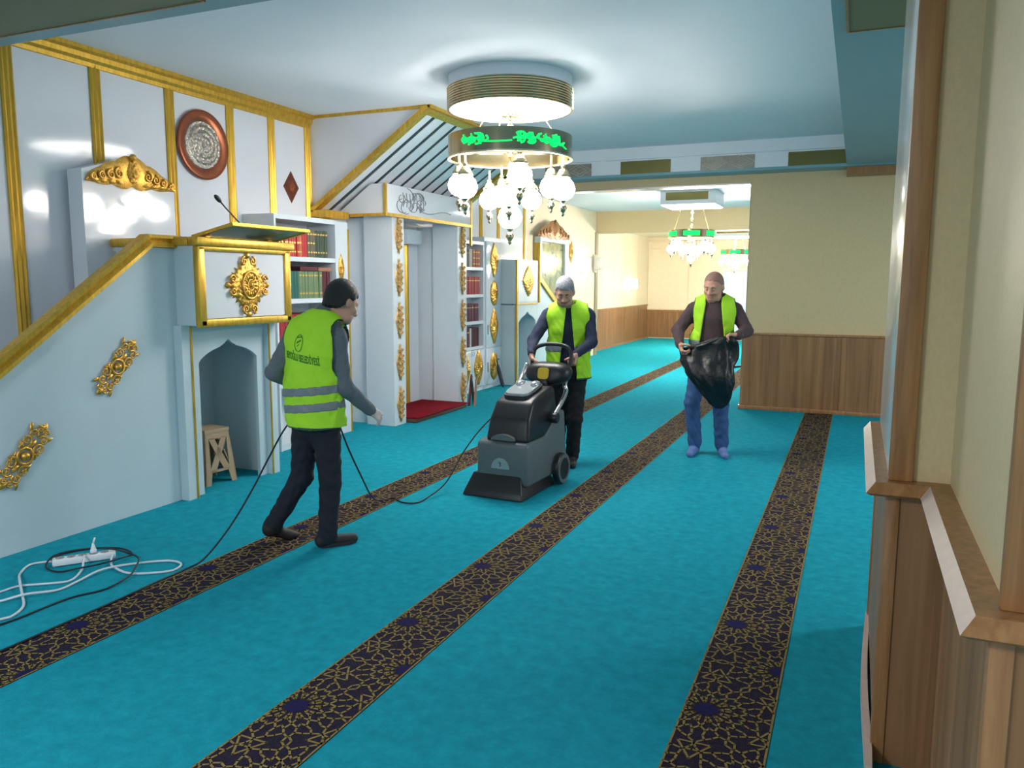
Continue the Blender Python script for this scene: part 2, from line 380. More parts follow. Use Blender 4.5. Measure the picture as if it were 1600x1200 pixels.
# ---- far bays
fbm = struct('ceiling_beam', MB().box(-6.6, 5.0, 17.35, 17.75, 2.74, 3.3), CREAM, 'beige beam across the far bay', 'beam')
box('pilaster', mat('dark_edge', srgb(150, 138, 112), .5, noise=(6, .05)), wl, XW-.01, XW+.04, 17.25, 17.42, 0, 2.75)
wf = struct('wall_far_left', MB().box(-5.95, -5.75, 17.35, 23.5, 0, 3.0), CREAM_L, 'cream panelled wall beyond the far beam', 'wall')
for i in range(5):
    y0 = 17.42+i*1.2
    box('wall_panel', CREAM_L, wf, -5.76, -5.73, y0, y0+1.18, 1.0, 2.95)
    box('wainscot_panel', WOOD, wf, -5.76, -5.72, y0, y0+1.19, 0.04, 0.97)
box('cap_rail', WOOD_T, wf, -5.76, -5.70, 17.42, 23.4, .97, 1.0)
box('skirting', WOOD_T, wf, -5.76, -5.69, 17.42, 23.4, 0, .05)
we = struct('wall_far_end', MB().box(-6.2, 5.0, 23.4, 23.6, 0, 3.0), CREAM_L, 'cream end wall with an oak wainscot behind the far lamps', 'wall')
for i in range(9):
    x0 = -5.72+i*1.2
    box('wainscot_panel', WOOD, we, x0, x0+1.19, 23.36, 23.41, 0.04, 0.8)
    box('wall_panel', CREAM_L, we, x0, x0+1.18, 23.38, 23.41, .85, 2.6)
box('cap_rail', WOOD_T, we, -5.75, 5.0, 23.34, 23.41, .8, .84)
box('picture_rail', CREAM_L, we, -5.75, 5.0, 23.33, 23.41, 2.62, 2.66)
box('picture_rail', CREAM_L, we, -5.75, 5.0, 23.33, 23.41, 2.8, 2.84)
d1 = struct('window_1', MB().box(-3.5, -1.6, 23.33, 23.37, 0.05, 1.95), mat('frosted_glass', srgb(214, 226, 240), .2, noise=(2, .03)), 'pale frosted glazing in the far end wall', 'window')
for x in (-3.52, -2.57, -1.6): box('window_frame', WHITE_S, d1, x-.025, x+.025, 23.31, 23.37, 0, 2.0)
box('window_frame', WHITE_S, d1, -3.56, -1.56, 23.312, 23.368, 2.001, 2.05)
# ---- stepped column at the right, wainscot with a cap ledge
wr = struct('wall_right', MB().prism([(.15, 4.05), (.15, 2.89), (.31, 2.89), (.31, 1.80), (2.5, 1.80), (2.5, 4.05)], lambda u, v, d: (u, v, d), 0, ZC), CREAM, 'stepped cream column with oak wainscot at the right edge', 'wall')
# wainscot boards
box('wainscot_panel', WOOD, wr, .130, .152, 2.87, 4.055, .07, .955)
box('wainscot_panel', WOOD, wr, .165, .29, 2.866, 2.892, .0, .955)
box('wainscot_panel', WOOD, wr, .288, .312, 1.80, 2.868, .0, .955)
box('wainscot_panel', WOOD, wr, .312, 1.6, 1.776, 1.802, .0, .955)
box('corner_batten', WOOD_T, wr, .122, .166, 2.858, 2.90, .0, .955, .004)
box('corner_batten', WOOD_T, wr, .28, .325, 1.768, 1.81, .0, .955, .004)
box('corner_batten', WOOD_T, wr, .122, .155, 4.03, 4.065, .0, .955, .004)
# upper trims
box('corner_trim', WOOD_T, wr, .126, .200, 2.868, 2.893, 1.0, ZC, .004)
box('edge_strip', mat('pale_gloss', srgb(214, 206, 202), .16, noise=(5, .03)), wr, .128, .152, 2.893, 4.06, 1.0, ZC, .008)
box('corner_trim', WOOD_T, wr, .296, .345, 1.785, 1.815, 1.0, ZC, .004)
# ledge with chamfered nose, mitred round the steps
led = [(.12, 4.08), (.12, 2.86), (.28, 2.86), (.28, 1.77), (2.2, 1.77)]
def offs(o): return [(.15-o, 4.09), (.15-o, 2.89-o), (.31-o, 2.89-o), (.31-o, 1.80-o), (2.4, 1.80-o)]
lp = [(0, .955), (.075, .955), (.09, .965), (.062, 1.0), (0, 1.0)]
pth = [offs(u) for u, z in lp]
for k in range(4):
    vs = []
    for i, (u, z) in enumerate(lp): vs.append((*pth[i][k], z))
    for i, (u, z) in enumerate(lp): vs.append((*pth[i][k+1], z))
    m5 = len(lp); mb = MB(); mi = 0
    for i in range(m5):
        j = (i+1) % m5; mb.add([vs[i], vs[j], vs[j+m5], vs[i+m5]], [(0, 1, 2, 3)], 1 if (i == 2 and k in (0, 2)) else 0)
    mb.add(vs[:m5], [tuple(range(m5))]); mb.add(vs[m5:], [tuple(range(m5))])
    mb.build('ledge', [WOOD_T, WOOD_P], wr)
# bowed base strip along the side of the column
pts = []
mb = MB(); N = 14
for i in range(N):
    t = i/(N-1); y = 4.06-t*1.35; b = .118-.03*math.sin(min(t*1.1, 1)*PI)*.5-.012*t
    pts.append((b, y))
poly = pts+[(p[0]+.022, p[1]) for p in pts[::-1]]
mb.prism(poly, lambda u, v, d: (u, v, d), 0.0, .07)
mb.build('base_strip', WOOD_P, wr)
# ================================================================== ORNAMENTS
def relief(mb, c, U, V, N, a, b, p=1.1, lobes=20, H=.03, scal=.07, boss=0.0, petals=10, seed=0, nt=72, nr=11, rot=0):
    """carved relief: outline |x/a|^p+|y/b|^p=1 with scalloped rim"""
    c, U, V, N = Vector(c), Vector(U), Vector(V), Vector(N); r = random.Random(seed); ph = r.random()*6
    ca, sa = math.cos(rot), math.sin(rot)
    vs = [c+N*H*(1.1 if boss else .9)]
    for i in range(1, nr+1):
        rho = i/nr
        for k in range(nt):
            t = 2*PI*k/nt; ct, st = math.cos(t), math.sin(t)
            R = 1/((abs(ct)/a)**p+(abs(st)/b)**p)**(1/p)
            R *= 1+scal*math.cos(lobes*t)*(rho**3)
            if boss and rho < boss:
                h = H*(.9+.35*math.cos(rho/boss*PI/2)*abs(math.cos(petals*t/2)))
                if rho > boss*.8: h = H*1.25
            else:
                q = (rho-boss)/(1-boss)
                h = H*((1-q**2)**.5*(.40+.5*abs(math.cos(lobes*.25*t+7*q+ph)))+.12+.25*math.sin(q*16+math.cos(6*t)*1.5)*(1-q)*.6)
            if i == nr: h = 0
            x, y = R*rho*ct, R*rho*st
            x, y = x*ca-y*sa, x*sa+y*ca
            vs.append(c+U*x+V*y+N*h)
    fs = [(0, 1+k, 1+(k+1) % nt) for k in range(nt)]
    fs += [(1+(i-1)*nt+k, 1+i*nt+k, 1+i*nt+(k+1) % nt, 1+(i-1)*nt+(k+1) % nt) for i in range(1, nr) for k in range(nt)]
    return mb.add(vs, fs)
def spiral(mb, c, U, V, N, x, y, r, a0, turns, sgn, th, lift=.012):
    pts = []; rr = []
    n = 18
    for i in range(n):
        t = i/(n-1); a = a0+sgn*turns*2*PI*t; q = r*(1-.82*t)
        pts.append(c+U*(x+q*math.cos(a))+V*(y+q*math.sin(a))+N*lift); rr.append(th*(1-.45*t))
    mb.tube(pts, rr, 6); mb.sphere(pts[-1], th*.95, 8, 6)
def leaf(mb, c, U, V, N, x, y, ang, L, W, H=.014):
    d = Vector((math.cos(ang), math.sin(ang))); e = Vector((-d.y, d.x)); vs = []
    n = 7
    for i in range(n):
        t = i/(n-1); w_ = W*math.sin(PI*min(1, t*.93+.05))**.8
        for s in (-1, 0, 1):
            q = Vector((x, y))+d*L*t+e*w_*s
            vs.append(c+U*q.x+V*q.y+N*(.004+H*(1-abs(s))*math.sin(PI*(t*.9+.08))))
    fs = [(i*3+j, i*3+j+1, i*3+j+4, i*3+j+3) for i in range(n-1) for j in (0, 1)]
    mb.add(vs, fs)
def openwork(c, U, V, N, L, W, ang):
    """long pierced scroll ornament, tilted by ang in the U V plane"""
    c, U0, V0, N = Vector(c), Vector(U), Vector(V), Vector(N)
    U = U0*math.cos(ang)+V0*math.sin(ang); V = -U0*math.sin(ang)+V0*math.cos(ang)
    mb = MB(); th = .0075
    mb.tube([c+U*.05*math.cos(q*PI/8)+V*.05*math.sin(q*PI/8)+N*.012 for q in range(16)], .010, 6, closed=True)
    mb.sphere(c+N*.012, .028, 12, 8)
    for s in (-1, 1):
        for v in (-1, 1):
            spiral(mb, c, U, V, N, s*L*.17, v*W*.26, W*.20, PI*.5*(1+s)+v*.4, 1.3, s*v, th)
            spiral(mb, c, U, V, N, s*L*.29, v*W*.20, W*.17, -PI*.5*v, 1.2, s*v, th)
            spiral(mb, c, U, V, N, s*L*.39, v*W*.11, W*.12, PI*.5*v, 1.2, -s*v, th*.9)
            leaf(mb, c, U, V, N, s*L*.06, v*W*.12, v*PI*.5+s*v*-.5, W*.34, .014)
            leaf(mb, c, U, V, N, s*L*.30, v*W*.30, (0 if s > 0 else PI)+s*v*.5, W*.30, .012)
            mb.tube([c+U*s*L*q+V*v*W*(.33*math.cos(q*3.2))+N*.01 for q in (.03, .1, .18, .26, .34, .42, .48)], th*.7, 6)
        leaf(mb, c, U, V, N, s*L*.38, 0, 0 if s > 0 else PI, L*.13, .022, .02)
        leaf(mb, c, U, V, N, s*L*.12, 0, 0 if s > 0 else PI, L*.14, .016, .02)
    return mb
EY, EZ, EX = (0, 1, 0), (0, 0, 1), (1, 0, 0)
def ogee(w, spring, apex, n=7):
    """half-open arch outline points from (0,spring) over the apex to (w,spring)"""
    L = []
    for i in range(n+1):
        t = i/n
        x = w*.5*t; z = spring+(apex-spring)*(.62*math.sin(min(1, t*1.25)*PI/2)**.8+.38*max(0, (t-.62)/.38)**1.6)
        L.append((x, z))
    return L+[(w-x, z) for x, z in L[::-1][1:]]
def arch_panel(y0, y1, z1, oy0, oy1, spring, apex):
    a = [(oy0+x, z) for x, z in ogee(oy1-oy0, spring, apex)]
    return [(y0, 0), (oy0, 0)]+a+[(oy1, 0), (y1, 0), (y1, z1), (y0, z1)]
def yz(x): return lambda u, v, d: (d, u, v)

# ================================================================== MINBAR
mn = empty('minbar', (-4.95, 4.0, 0), 'white stepped pulpit with gold handrail and gold rosette front', 'pulpit')
def zr(y): return 1.93-.70*(4.21-y)
side = [(1.75, 0), (4.47, 0), (4.47, 1.88), (4.21, 1.88), (1.75, zr(1.75)-.05)]
MINB = mat('white_paint', srgb(196, 212, 220), 0.30, noise=(3, .03))
sp = MB().prism(side, yz(0), -4.66, -4.62).build('side_panel', MINB, mn)
for (px, Lh) in (((3.885, 1.065), .47), ((3.185, .585), .47)):
    openwork((-4.615, px[0], px[1]), EY, EZ, EX, Lh, .20, math.radians(46)).build('scroll_ornament', GOLD_O, sp, smooth='all')
def rail(x):
    prof = [(-.055, -.045), (.055, -.045), (.055, -.02), (.035, 0), (.055, .02), (.04, .045), (-.04, .045), (-.055, .02), (-.035, 0), (-.055, -.02)]
    path = [(1.70, zr(1.70)), (4.21, 1.93), (4.50, 1.93)]; mb = MB(); n = len(prof); vs = []
    for i, (y, z) in enumerate(path):
        nz = (-.57, .82) if i == 0 else ((-.29, .98) if i == 1 else (0, 1))
        for u, v in prof: vs.append((x+u, y+nz[0]*v, z+nz[1]*v))
    fs = [(k*n+i, k*n+(i+1) % n, (k+1)*n+(i+1) % n, (k+1)*n+i) for k in range(2) for i in range(n)]+[tuple(range(n)), tuple(range(2*n, 3*n))]
    return mb.add(vs, fs).build('handrail', GOLD, mn)
rail(-4.64)
for k in range(8):
    y0 = 2.15+k*.27; box('step', MINB, mn, -5.2, -4.66, y0, 4.47, k*.16, (k+1)*.16, 0)
# tower with ogee niche
tw = MB().box(-5.24, -5.20, 4.47, 5.42, 0, 1.32).box(-5.2, -4.60, 4.40, 4.46, 0, 1.32).box(-5.2, -4.60, 5.38, 5.43, 0, 1.32).build('tower', MINB, mn)
MB().prism(arch_panel(4.46, 5.38, 1.32, 4.60, 5.24, 1.03, 1.19), yz(0), -4.62, -4.59).build('arch_front', MINB, mn)
box('corner_post', MINB, mn, -4.60, -4.545, 4.40, 4.50, 0, 1.32); box('corner_post', MINB, mn, -4.60, -4.545, 5.33, 5.43, 0, 1.32)
for y in (4.487, 5.345): box('gold_bead', GOLD, mn, -4.56, -4.538, y-.008, y+.008, 0.0, 1.32)
# pulpit box
pb = box('pulpit_box', MINB, mn, -5.2, -4.42, 4.44, 5.46, 1.32, 1.90)
box('front_panel', WHITE_G, pb, -4.43, -4.405, 4.50, 5.40, 1.37, 1.86)
fr = MB()
for q in ((4.44, 5.46, 1.305, 1.365), (4.44, 5.46, 1.865, 1.905), (4.435, 4.505, 1.31, 1.90), (5.395, 5.465, 1.31, 1.90)):
    fr.box(-4.44, -4.385, q[0], q[1], q[2], q[3], 0, .012)
fr.build('gold_frame', GOLD, pb, smooth=True)
rm = MB().box(-4.46, -4.36, 4.41, 5.49, 1.90, 1.965, 0, .015).box(-5.24, -4.46, 4.41, 4.50, 1.90, 1.965, 0, .015).box(-5.24, -4.46, 5.40, 5.49, 1.90, 1.965, 0, .015)
rm.build('gold_rim', GOLD, pb, smooth=True)
mb = MB(); c = (-4.405, 4.955, 1.615)
relief(mb, c, EY, EZ, EX, .215, .225, 1.18, 24, .035, .13, .42, 12, 3)
for a in (0, PI/2, PI, 1.5*PI):
    for s in (-1, 1):
        spiral(mb, Vector(c), Vector(EY), Vector(EZ), Vector(EX), .175*math.cos(a)-s*.045*math.sin(a), .185*math.sin(a)+s*.045*math.cos(a), .036, a, 1.3, s, .010, .02)
    leaf(mb, Vector(c), Vector(EY), Vector(EZ), Vector(EX), .19*math.cos(a), .20*math.sin(a), a, .06, .025, .03)
cv = Vector(c)+Vector((.034, 0, 0))
for (ra, rb, th) in ((.088, .105, .010), (.034, .042, .008)): mb.tube([cv+Vector((0, ra*math.cos(q*PI/16), rb*math.sin(q*PI/16))) for q in range(32)], th, 8, closed=True)
for q in range(14):
    a = 2*PI*q/14; leaf(mb, cv, Vector(EY), Vector(EZ), Vector(EX), .040*math.cos(a), .048*math.sin(a), math.atan2(.105*math.sin(a), .088*math.cos(a)), .045, .010, .016)
mb.sphere(cv, .022, 12, 8)
mb.build('rosette', GOLD_O, pb, smooth='all')
# reading desk: framed plate tilted out over the rim
GLS = mat('green_glass', srgb(120, 160, 158), .15, noise=(3, .05))
def desk(u, v, h): return (-4.62+.40*u-.1*h, 4.62+.90*v, 1.975+.085*u+.3*h)
dk = MB()
for (u0, u1, v0, v1) in ((0, .06, 0, 1), (.94, 1, 0, 1), (.06, .94, 0, .025), (.06, .94, .975, 1)):
    dk.prism([(u0, v0), (u1, v0), (u1, v1), (u0, v1)], desk, -.03, .05)
ld = dk.build('reading_desk_frame', GOLD, mn)
MB().prism([(.05, .02), (.95, .02), (.95, .98), (.05, .98)], desk, 0, .02).build('glass_plate', GLS, ld)
[box('desk_foot', GOLD, ld, -4.64, -4.56, y_, y_+.05, 1.9, 2.0) for y_ in (4.70, 5.40)]
# gabled back board with crest
gb = [(4.22, 0), (5.08, 0), (5.08, 2.40), (4.66, 2.60), (4.22, 2.46)]
bb = MB().prism(gb, yz(0), -5.40, -5.25).build('back_board', WHITE_G, mn)
def crest(c, W, H, N=EX, U=EY, V=EZ, name='gold_crest', parent=None, m=GOLD_O):
    mb = MB(); c, U, V, N = Vector(c), Vector(U), Vector(V), Vector(N)
    n = 40; m_ = 6; vs = []
    for i in range(n+1):
        t = i/n*2-1; top = H*(1-abs(t))**.62*(1+.10*abs(math.sin(9*t)))+.012; bot = -H*.22*(1-t*t)*0-H*.16*abs(math.sin(4.5*PI*t*.5))*(1-abs(t))
        for j in range(m_+1):
            q = j/m_; x = t*W/2; y = bot+(top-bot)*q
            vs.append(c+U*x+V*y+N*(.028*math.sin(PI*q)**.6*(.55+.45*abs(math.sin(11*t+4*q)))*(1-.5*abs(t))))
    mb.add(vs, [(i*(m_+1)+j, (i+1)*(m_+1)+j, (i+1)*(m_+1)+j+1, i*(m_+1)+j+1) for i in range(n) for j in range(m_)])
    relief(mb, c+V*H*.50, U, V, N, H*.30, H*.42, 2, 16, .045, .05, .5, 1)
    for s in (-1, 1):
        for k in range(4): spiral(mb, c, U, V, N, s*W*(.16+.09*k), H*(.40-.075*k), H*(.20-.025*k), PI/2, 1.4, -s, .011, .026)
        for k in range(4): leaf(mb, c, U, V, N, s*W*(.10+.09*k), H*.05, (0 if s > 0 else PI)+s*.25, W*.11, .022, .03)
    mb.sphere(c+V*H*1.02+N*.02, .028, 10, 8)
    return mb.build(name, m, parent, smooth='all')
crest((-5.245, 4.66, 2.375), .84, .215, parent=bb)
# crest tilts with the gable

# ---- stool inside the niche
BEIGE = mat('beige_plastic', srgb(178, 152, 122), .5, noise=(30, .05))
st = empty('step_stool', (-4.86, 4.93, 0), 'beige plastic stool with cross-shaped cut-outs inside the pulpit niche', 'stool')
def stool():
    sx, tx, hz = .155, .115, .44; cx, cy = -4.86, 4.93; rot = math.radians(-8)
    def P(u, v, z):
        k = sx+(tx-sx)*z/hz; x, y = u*k, v*k; return (cx+x*math.cos(rot)-y*math.sin(rot), cy+x*math.sin(rot)+y*math.cos(rot), z)
    def pane(name, quad, d=.94, par=st):   # quad: 4 (u,z) on a face
        for s, f in ((1, lambda u, o: (o, u)), (-1, lambda u, o: (-o, u)), (1, lambda u, o: (u, o)), (-1, lambda u, o: (u, -o))):
            mb = MB(); vs = [P(*f(u, 1.0), z) for u, z in quad]+[P(*f(u, d), z) for u, z in quad]; n = len(quad)
            mb.add(vs, [tuple(range(n)), tuple(range(n, 2*n))]+[(i, (i+1) % n, (i+1) % n+n, i+n) for i in range(n)])
            mb.build(name, BEIGE, par)
    leg = [(-1, 0), (-.66, 0), (-.55, .10), (.55, .10), (.66, 0), (1, 0), (1, .12), (-1, .12)]
    pane('apron', leg); pane('top_band', [(-1, .37), (1, .37), (1, .43), (-1, .43)])
    pane('stile', [(-1, .12), (-.62, .12), (-.72, .37), (-1, .37)]); pane('stile', [(1, .12), (.62, .12), (.72, .37), (1, .37)])
    pane('cross_bar', [(-.74, .10), (-.30, .10), (.74, .38), (.30, .38)]); pane('cross_bar', [(.74, .10), (.30, .10), (-.74, .38), (-.30, .38)])
    mb = MB(); vs = [P(u*1.04, v*1.04, z) for z in (.425, .45) for u, v in ((-1, -1), (1, -1), (1, 1), (-1, 1))]
    mb.add(vs, [(0, 1, 2, 3), (4, 5, 6, 7)]+[(i, (i+1) % 4, (i+1) % 4+4, i+4) for i in range(4)]); mb.build('seat', BEIGE, st)
stool()
# ---- gooseneck microphone on the desk
mc = empty('microphone', (-4.72, 5.28, 1.90), 'black gooseneck microphone rising behind the reading desk', 'microphone')
pth = [(-4.72, 5.36, 1.905), (-4.72, 5.35, 2.02), (-4.72, 5.28, 2.10), (-4.72, 5.18, 2.17), (-4.72, 5.09, 2.235), (-4.72, 5.04, 2.275)]
MB().tube(pth, .006, 8).build('gooseneck', BLACK, mc, smooth='all')
MB().tube([pth[-1], (-4.72, 5.02, 2.29), (-4.72, 4.995, 2.31), (-4.72, 4.98, 2.32)], [.012, .019, .018, .010], 12).build('capsule', BLACK, mc, smooth='all')
MB().lathe([(.0, 0), (.035, 0), (.03, .012), (.0, .014)], (-4.72, 5.36, 1.901), 16).build('base', BLACK, mc)

# ---- wall ornaments
cp = empty('copper_plate', (XW+.012, 5.60, 2.53), 'round engraved copper plate hung on the white wall', 'wall plate')
COP = mat('copper', srgb(150, 84, 58), .32, metal=.7, noise=(25, .12))
ENG = mat('engraved_tin', srgb(150, 138, 126), .25, metal=.75, noise=(45, .5), bump=(70, .8), c2=srgb(214, 206, 196))
cpc = (XW+.016, 5.60, 2.845)
MB().lathe([(.0, .006), (.20, .006), (.215, .02), (.285, .035), (.300, .03), (.302, .018), (.285, 0)], cpc, 56, ax=0).build('rim', COP, cp, smooth='all')
dd = MB(); nr = 26; nt = 96; vs = [Vector(cpc)+Vector((.045, 0, 0))]
for i in range(1, nr+1):
    rho = i/nr
    for k in range(nt):
        t = 2*PI*k/nt; h = .014+.030*(1-rho**2)+.006*math.cos(rho*26)*(.4+.6*abs(math.cos(9*t+rho*6)))
        if i == nr: h = .006
        vs.append(Vector(cpc)+Vector((h, .212*rho*math.cos(t), .212*rho*math.sin(t))))
dd.add(vs, [(0, 1+k, 1+(k+1) % nt) for k in range(nt)]+[(1+(i-1)*nt+k, 1+i*nt+k, 1+i*nt+(k+1) % nt, 1+(i-1)*nt+(k+1) % nt) for i in range(1, nr) for k in range(nt)])
dd.build('engraved_centre', ENG, cp, smooth='all')
dm = empty('diamond_plaque', (XW+.012, 6.82, 2.45), 'small brown diamond-shaped plaque on the wall beside the gold corner strip', 'plaque')
MB().add([(XW+.012, 6.82-.125, 2.61), (XW+.012, 6.82, 2.445), (XW+.012, 6.82+.125, 2.61), (XW+.012, 6.82, 2.775), (XW+.03, 6.82-.10, 2.61), (XW+.03, 6.82, 2.475), (XW+.03, 6.82+.10, 2.61), (XW+.03, 6.82, 2.745)],
         [(0, 1, 5, 4), (1, 2, 6, 5), (2, 3, 7, 6), (3, 0, 4, 7), (4, 5, 6, 7)]).build('plaque_body', mat('brown_copper', srgb(122, 66, 52), .4, metal=.5, noise=(18, .15)), dm)
mb = MB(); relief(mb, (XW+.03, 6.82, 2.61), EY, EZ, EX, .05, .065, 1.2, 12, .012, .08, .4, 8, 5); mb.build('flower_boss', COP, dm, smooth='all')

# ================================================================== MIHRAB
mh = empty('mihrab', (-5.0, 8.55, 0), 'white prayer niche portal with gold ornaments on its two pillars', 'niche')
def pillar(y0, y1):
    p = box('pillar', MINB if False else WHITE_S, mh, -5.16, -4.79, y0, y1, 0, 2.382)
    box('pillar_return', WHITE_S, mh, XW+.013, -5.16, y0+.06, y1-.02, 0, 2.36)
    o = None
    for k in range(5):
        if o is None:
            mb = MB(); relief(mb, (-4.79, (y0+y1)/2, .24), EY, EZ, EX, .078, .222, 1.2, 34, .024, .16, 0, 8, 11)
            for s in (-1, 1):
                for j in (-2, -1, 0, 1, 2): spiral(mb, Vector((-4.79, (y0+y1)/2, .24)), Vector(EY), Vector(EZ), Vector(EX), s*.030*(1-abs(j)*.22), j*.07, .024, 0, 1.2, s, .009, .026)
            o = mb.build('leaf_ornament', GOLD_T, p, smooth='all')
        else: dup(o, p, (0, 0, k*.482))
    return p
pillar(7.72, 7.97); pillar(9.31, 9.56)
hd = MB().prism([(-5.38, 2.384), (-4.74, 2.384), (-4.74, 2.70), (-4.93, 2.70)], lambda u, v, d: (u, d, v), 7.52, 9.60).build('header', WHITE_G, mh)
MB().box(-4.765, -4.725, 7.50, 9.62, 2.355, 2.39).box(-5.19, -4.765, 7.50, 7.53, 2.355, 2.385).build('gold_sill', GOLD, hd)
box('gold_corner', GOLD, hd, -4.76, -4.73, 7.505, 7.535, 2.38, 2.70); box('gold_corner', GOLD, hd, -4.76, -4.73, 9.585, 9.615, 2.12, 2.70)
# calligraphy on the header: interlaced round strokes
mb = MB(); r = random.Random(5)
def stroke(pts, th): mb.tube([(-4.735, 7.52+p[0], 2.38+p[1]) for p in pts], th, 5)
for k in range(16):
    cx, cz = .34+r.random()*.5, .07+r.random()*.17; a0 = r.random()*6; R_ = .03+r.random()*.06
    stroke([(cx+R_*1.5*math.cos(a0+q*.45), cz+R_*math.sin(a0+q*.45)*.9) for q in range(9)], .0045)
for k in range(7): x = .36+k*.075; stroke([(x, .10), (x+.01, .16), (x-.008, .255)], .004)
stroke([(.72+.06*i, .085-.025*math.sin(i*.45)) for i in range(14)], .0045)
mb.build('calligraphy', mat('grey_ink', srgb(120, 126, 134), .4, noise=(9, .05)), hd)
# niche interior
box('inner_back', WHITE_S, mh, XW+.013, XW+.06, 7.97, 9.31, 0, 2.34)
mb = MB(); mb.prism([(0, 0), (.02, .028), (.05, .028), (.07, 0)], lambda u, v, d: (XW+.06+v, 8.98+u, d), .03, 2.2); mb.build('gold_mullion', GOLD, mh)
box('wall_cabinet', WHITE_S, mh, XW+.06, XW+.22, 8.80, 9.16, 2.12, 2.30, .01)
# dark red mat on a low step
rg = empty('prayer_mat', (-4.95, 8.66, 0), 'dark red mat on a low step in front of the prayer niche', 'mat')
box('low_step', mat('brown_step', srgb(92, 62, 44), .5, noise=(9, .1)), rg, -5.33, -4.66, 7.985, 9.29, 0.003, .05, .008)
box('red_pile', mat('red_pile', srgb(134, 16, 34), .95, noise=(22, .25), bump=(160, .5), spec=.1), rg, -5.345, -4.645, 7.98, 9.30, .05, .068, .006)

# ================================================================== BOOKCASES AND BOOKS
def bookcase(name, label, x1, y0, y1, z0, z1, shelves, doors):
    e = empty(name, ((XW+x1)/2, (y0+y1)/2, 0), label, 'bookcase')
    t = .025; x0 = XW+.013
    for ya in (y0, y1-t): box('side', WHITE_S, e, x0, x1, ya, ya+t, 0, z1-.0455)
    box('top', WHITE_S, e, x0, x1, y0, y1, z1-.045, z1)
    box('back', WHITE_S, e, x0, x0+.012, y0+t+.0005, y1-t-.0005, 0, z1-.0455); box('plinth', WHITE_S, e, x0+.0125, x1-.01, y0+t+.0005, y1-t-.0005, 0, .06)
    for z in shelves: box('shelf', WHITE_S, e, x0+.0125, x1-.005, y0+t+.0005, y1-t-.0005, z-.045, z)
    return e
BKC = {}
def bookmat(c, n): return mat('book_'+n, srgb(*c), .5, noise=(40, .12))
BGOLD = mat('book_gilt', srgb(216, 184, 96), .35, metal=.6, noise=(60, .2))
def book(kind, c, x1, y, z, w_, h, d, label, group, bands=2, lean=0, par=None):
    """upright book, spine towards +X; shared mesh per size and colour"""
    key = (kind, round(w_, 3), round(h, 3), bands)
    if key not in BKC:
        mb = MB(); r_ = w_*.5
        prof = [(-d, 0), (-.006, 0), (0, w_*.18), (.004, w_*.5), (0, w_*.82), (-.006, w_), (-d, w_)]
        mb.prism(prof, lambda u, v, q: (u, v, q), 0, h)
        for k in range(bands):
            zz = h*(.16+.66*k/max(1, bands-1)) if bands > 1 else h*.75
            mb.prism([(-.006, .002), (.001, w_*.18), (.0055, w_*.5), (.001, w_*.82), (-.006, w_-.002)], lambda u, v, q: (u, v, q), zz, zz+h*.055, 1)
        o = mb.build('book', [bookmat(c, kind), BGOLD], None, origin=(0, 0, 0)); BKC[key] = o
        place(o, (x1, y, z))
    else:
        s = BKC[key]; o = s.copy(); col.objects.link(o); place(o, (x1, y, z))
    tag(o, label, 'book', group); return o
def row(kind, c, x1, y, z, n, w_, h, d, label, bands=2, gap=.0015):
    for i in range(n):
        book(kind, c, x1+rnd.uniform(-.008, .004), y, z+.001, w_, h+rnd.choice((0, 0)), d, label, label.replace(' book ', ' books ', 1), bands); y += w_+gap
    return y
bl = bookcase('bookcase', 'white open bookcase of red and green books beside the pulpit', -5.06, 6.08, 7.06, 0, 2.28, [1.885, 1.475, 1.07, .66], 0)
z = 1.885; y = 6.12
y = row('red', (188, 58, 52), -5.10, y, z, 10, .036, .265, .2, 'slim red book with gilt bands on the left bookcase top row', 3)
y = row('gilt_red', (196, 120, 60), -5.10, y, z, 1, .04, .27, .2, 'orange gilt book between red books on the left top row', 3)
y = row('crimson', (196, 36, 48), -5.10, y, z, 2, .046, .27, .2, 'thick crimson book on the left bookcase top row', 0)
y = row('olive', (104, 96, 74), -5.10, y, z, 3, .038, .275, .2, 'olive brown book with gilt bands on the left top row', 3)
y = row('dark_green', (62, 78, 60), -5.10, y, z, 5, .04, .275, .2, 'dark green gilt book at the right of the left top row', 2)
z = 1.475; y = 6.12
y = row('teal', (20, 96, 88), -5.10, y, z, 8, .044, .27, .2, 'teal green book on the left bookcase second row', 0)
y = row('sage', (112, 134, 98), -5.10, y, z, 8, .044, .27, .2, 'sage green book with pale spine on the left second row', 2)
y = row('maroon', (92, 34, 46), -5.10, y, z, 3, .045, .27, .2, 'maroon book at the right end of the left second row', 0)
def flat_book(x1, y0, y1, z, h, kind, c, label):
    o = MB().box(x1-.19, x1, y0, y1, z, z+h, 0, .006).build('book', bookmat(c, kind), None, smooth=True); tag(o, label, 'book'); return o
flat_book(-5.10, 6.50, 6.77, 1.748, .045, 'maroon', (92, 34, 46), 'dark red book lying flat on top of the sage green row')
flat_book(-5.10, 6.79, 7.02, 1.748, .04, 'tan', (170, 120, 96), 'tan book lying flat at the right end of the second row')
z = 1.07; y = 6.12
y = row('red3', (170, 40, 46), -5.10, y, z, 9, .042, .25, .2, 'red book on the left bookcase third row beside the vest', 1)
y = row('grey3', (120, 118, 112), -5.10, y, z, 8, .046, .26, .2, 'grey book hidden behind the near worker on the third row', 0)
z = .66; y = 6.12
y = row('brown4', (110, 70, 50), -5.10, y, z, 14, .05, .25, .2, 'brown book on the left bookcase lowest row', 1)
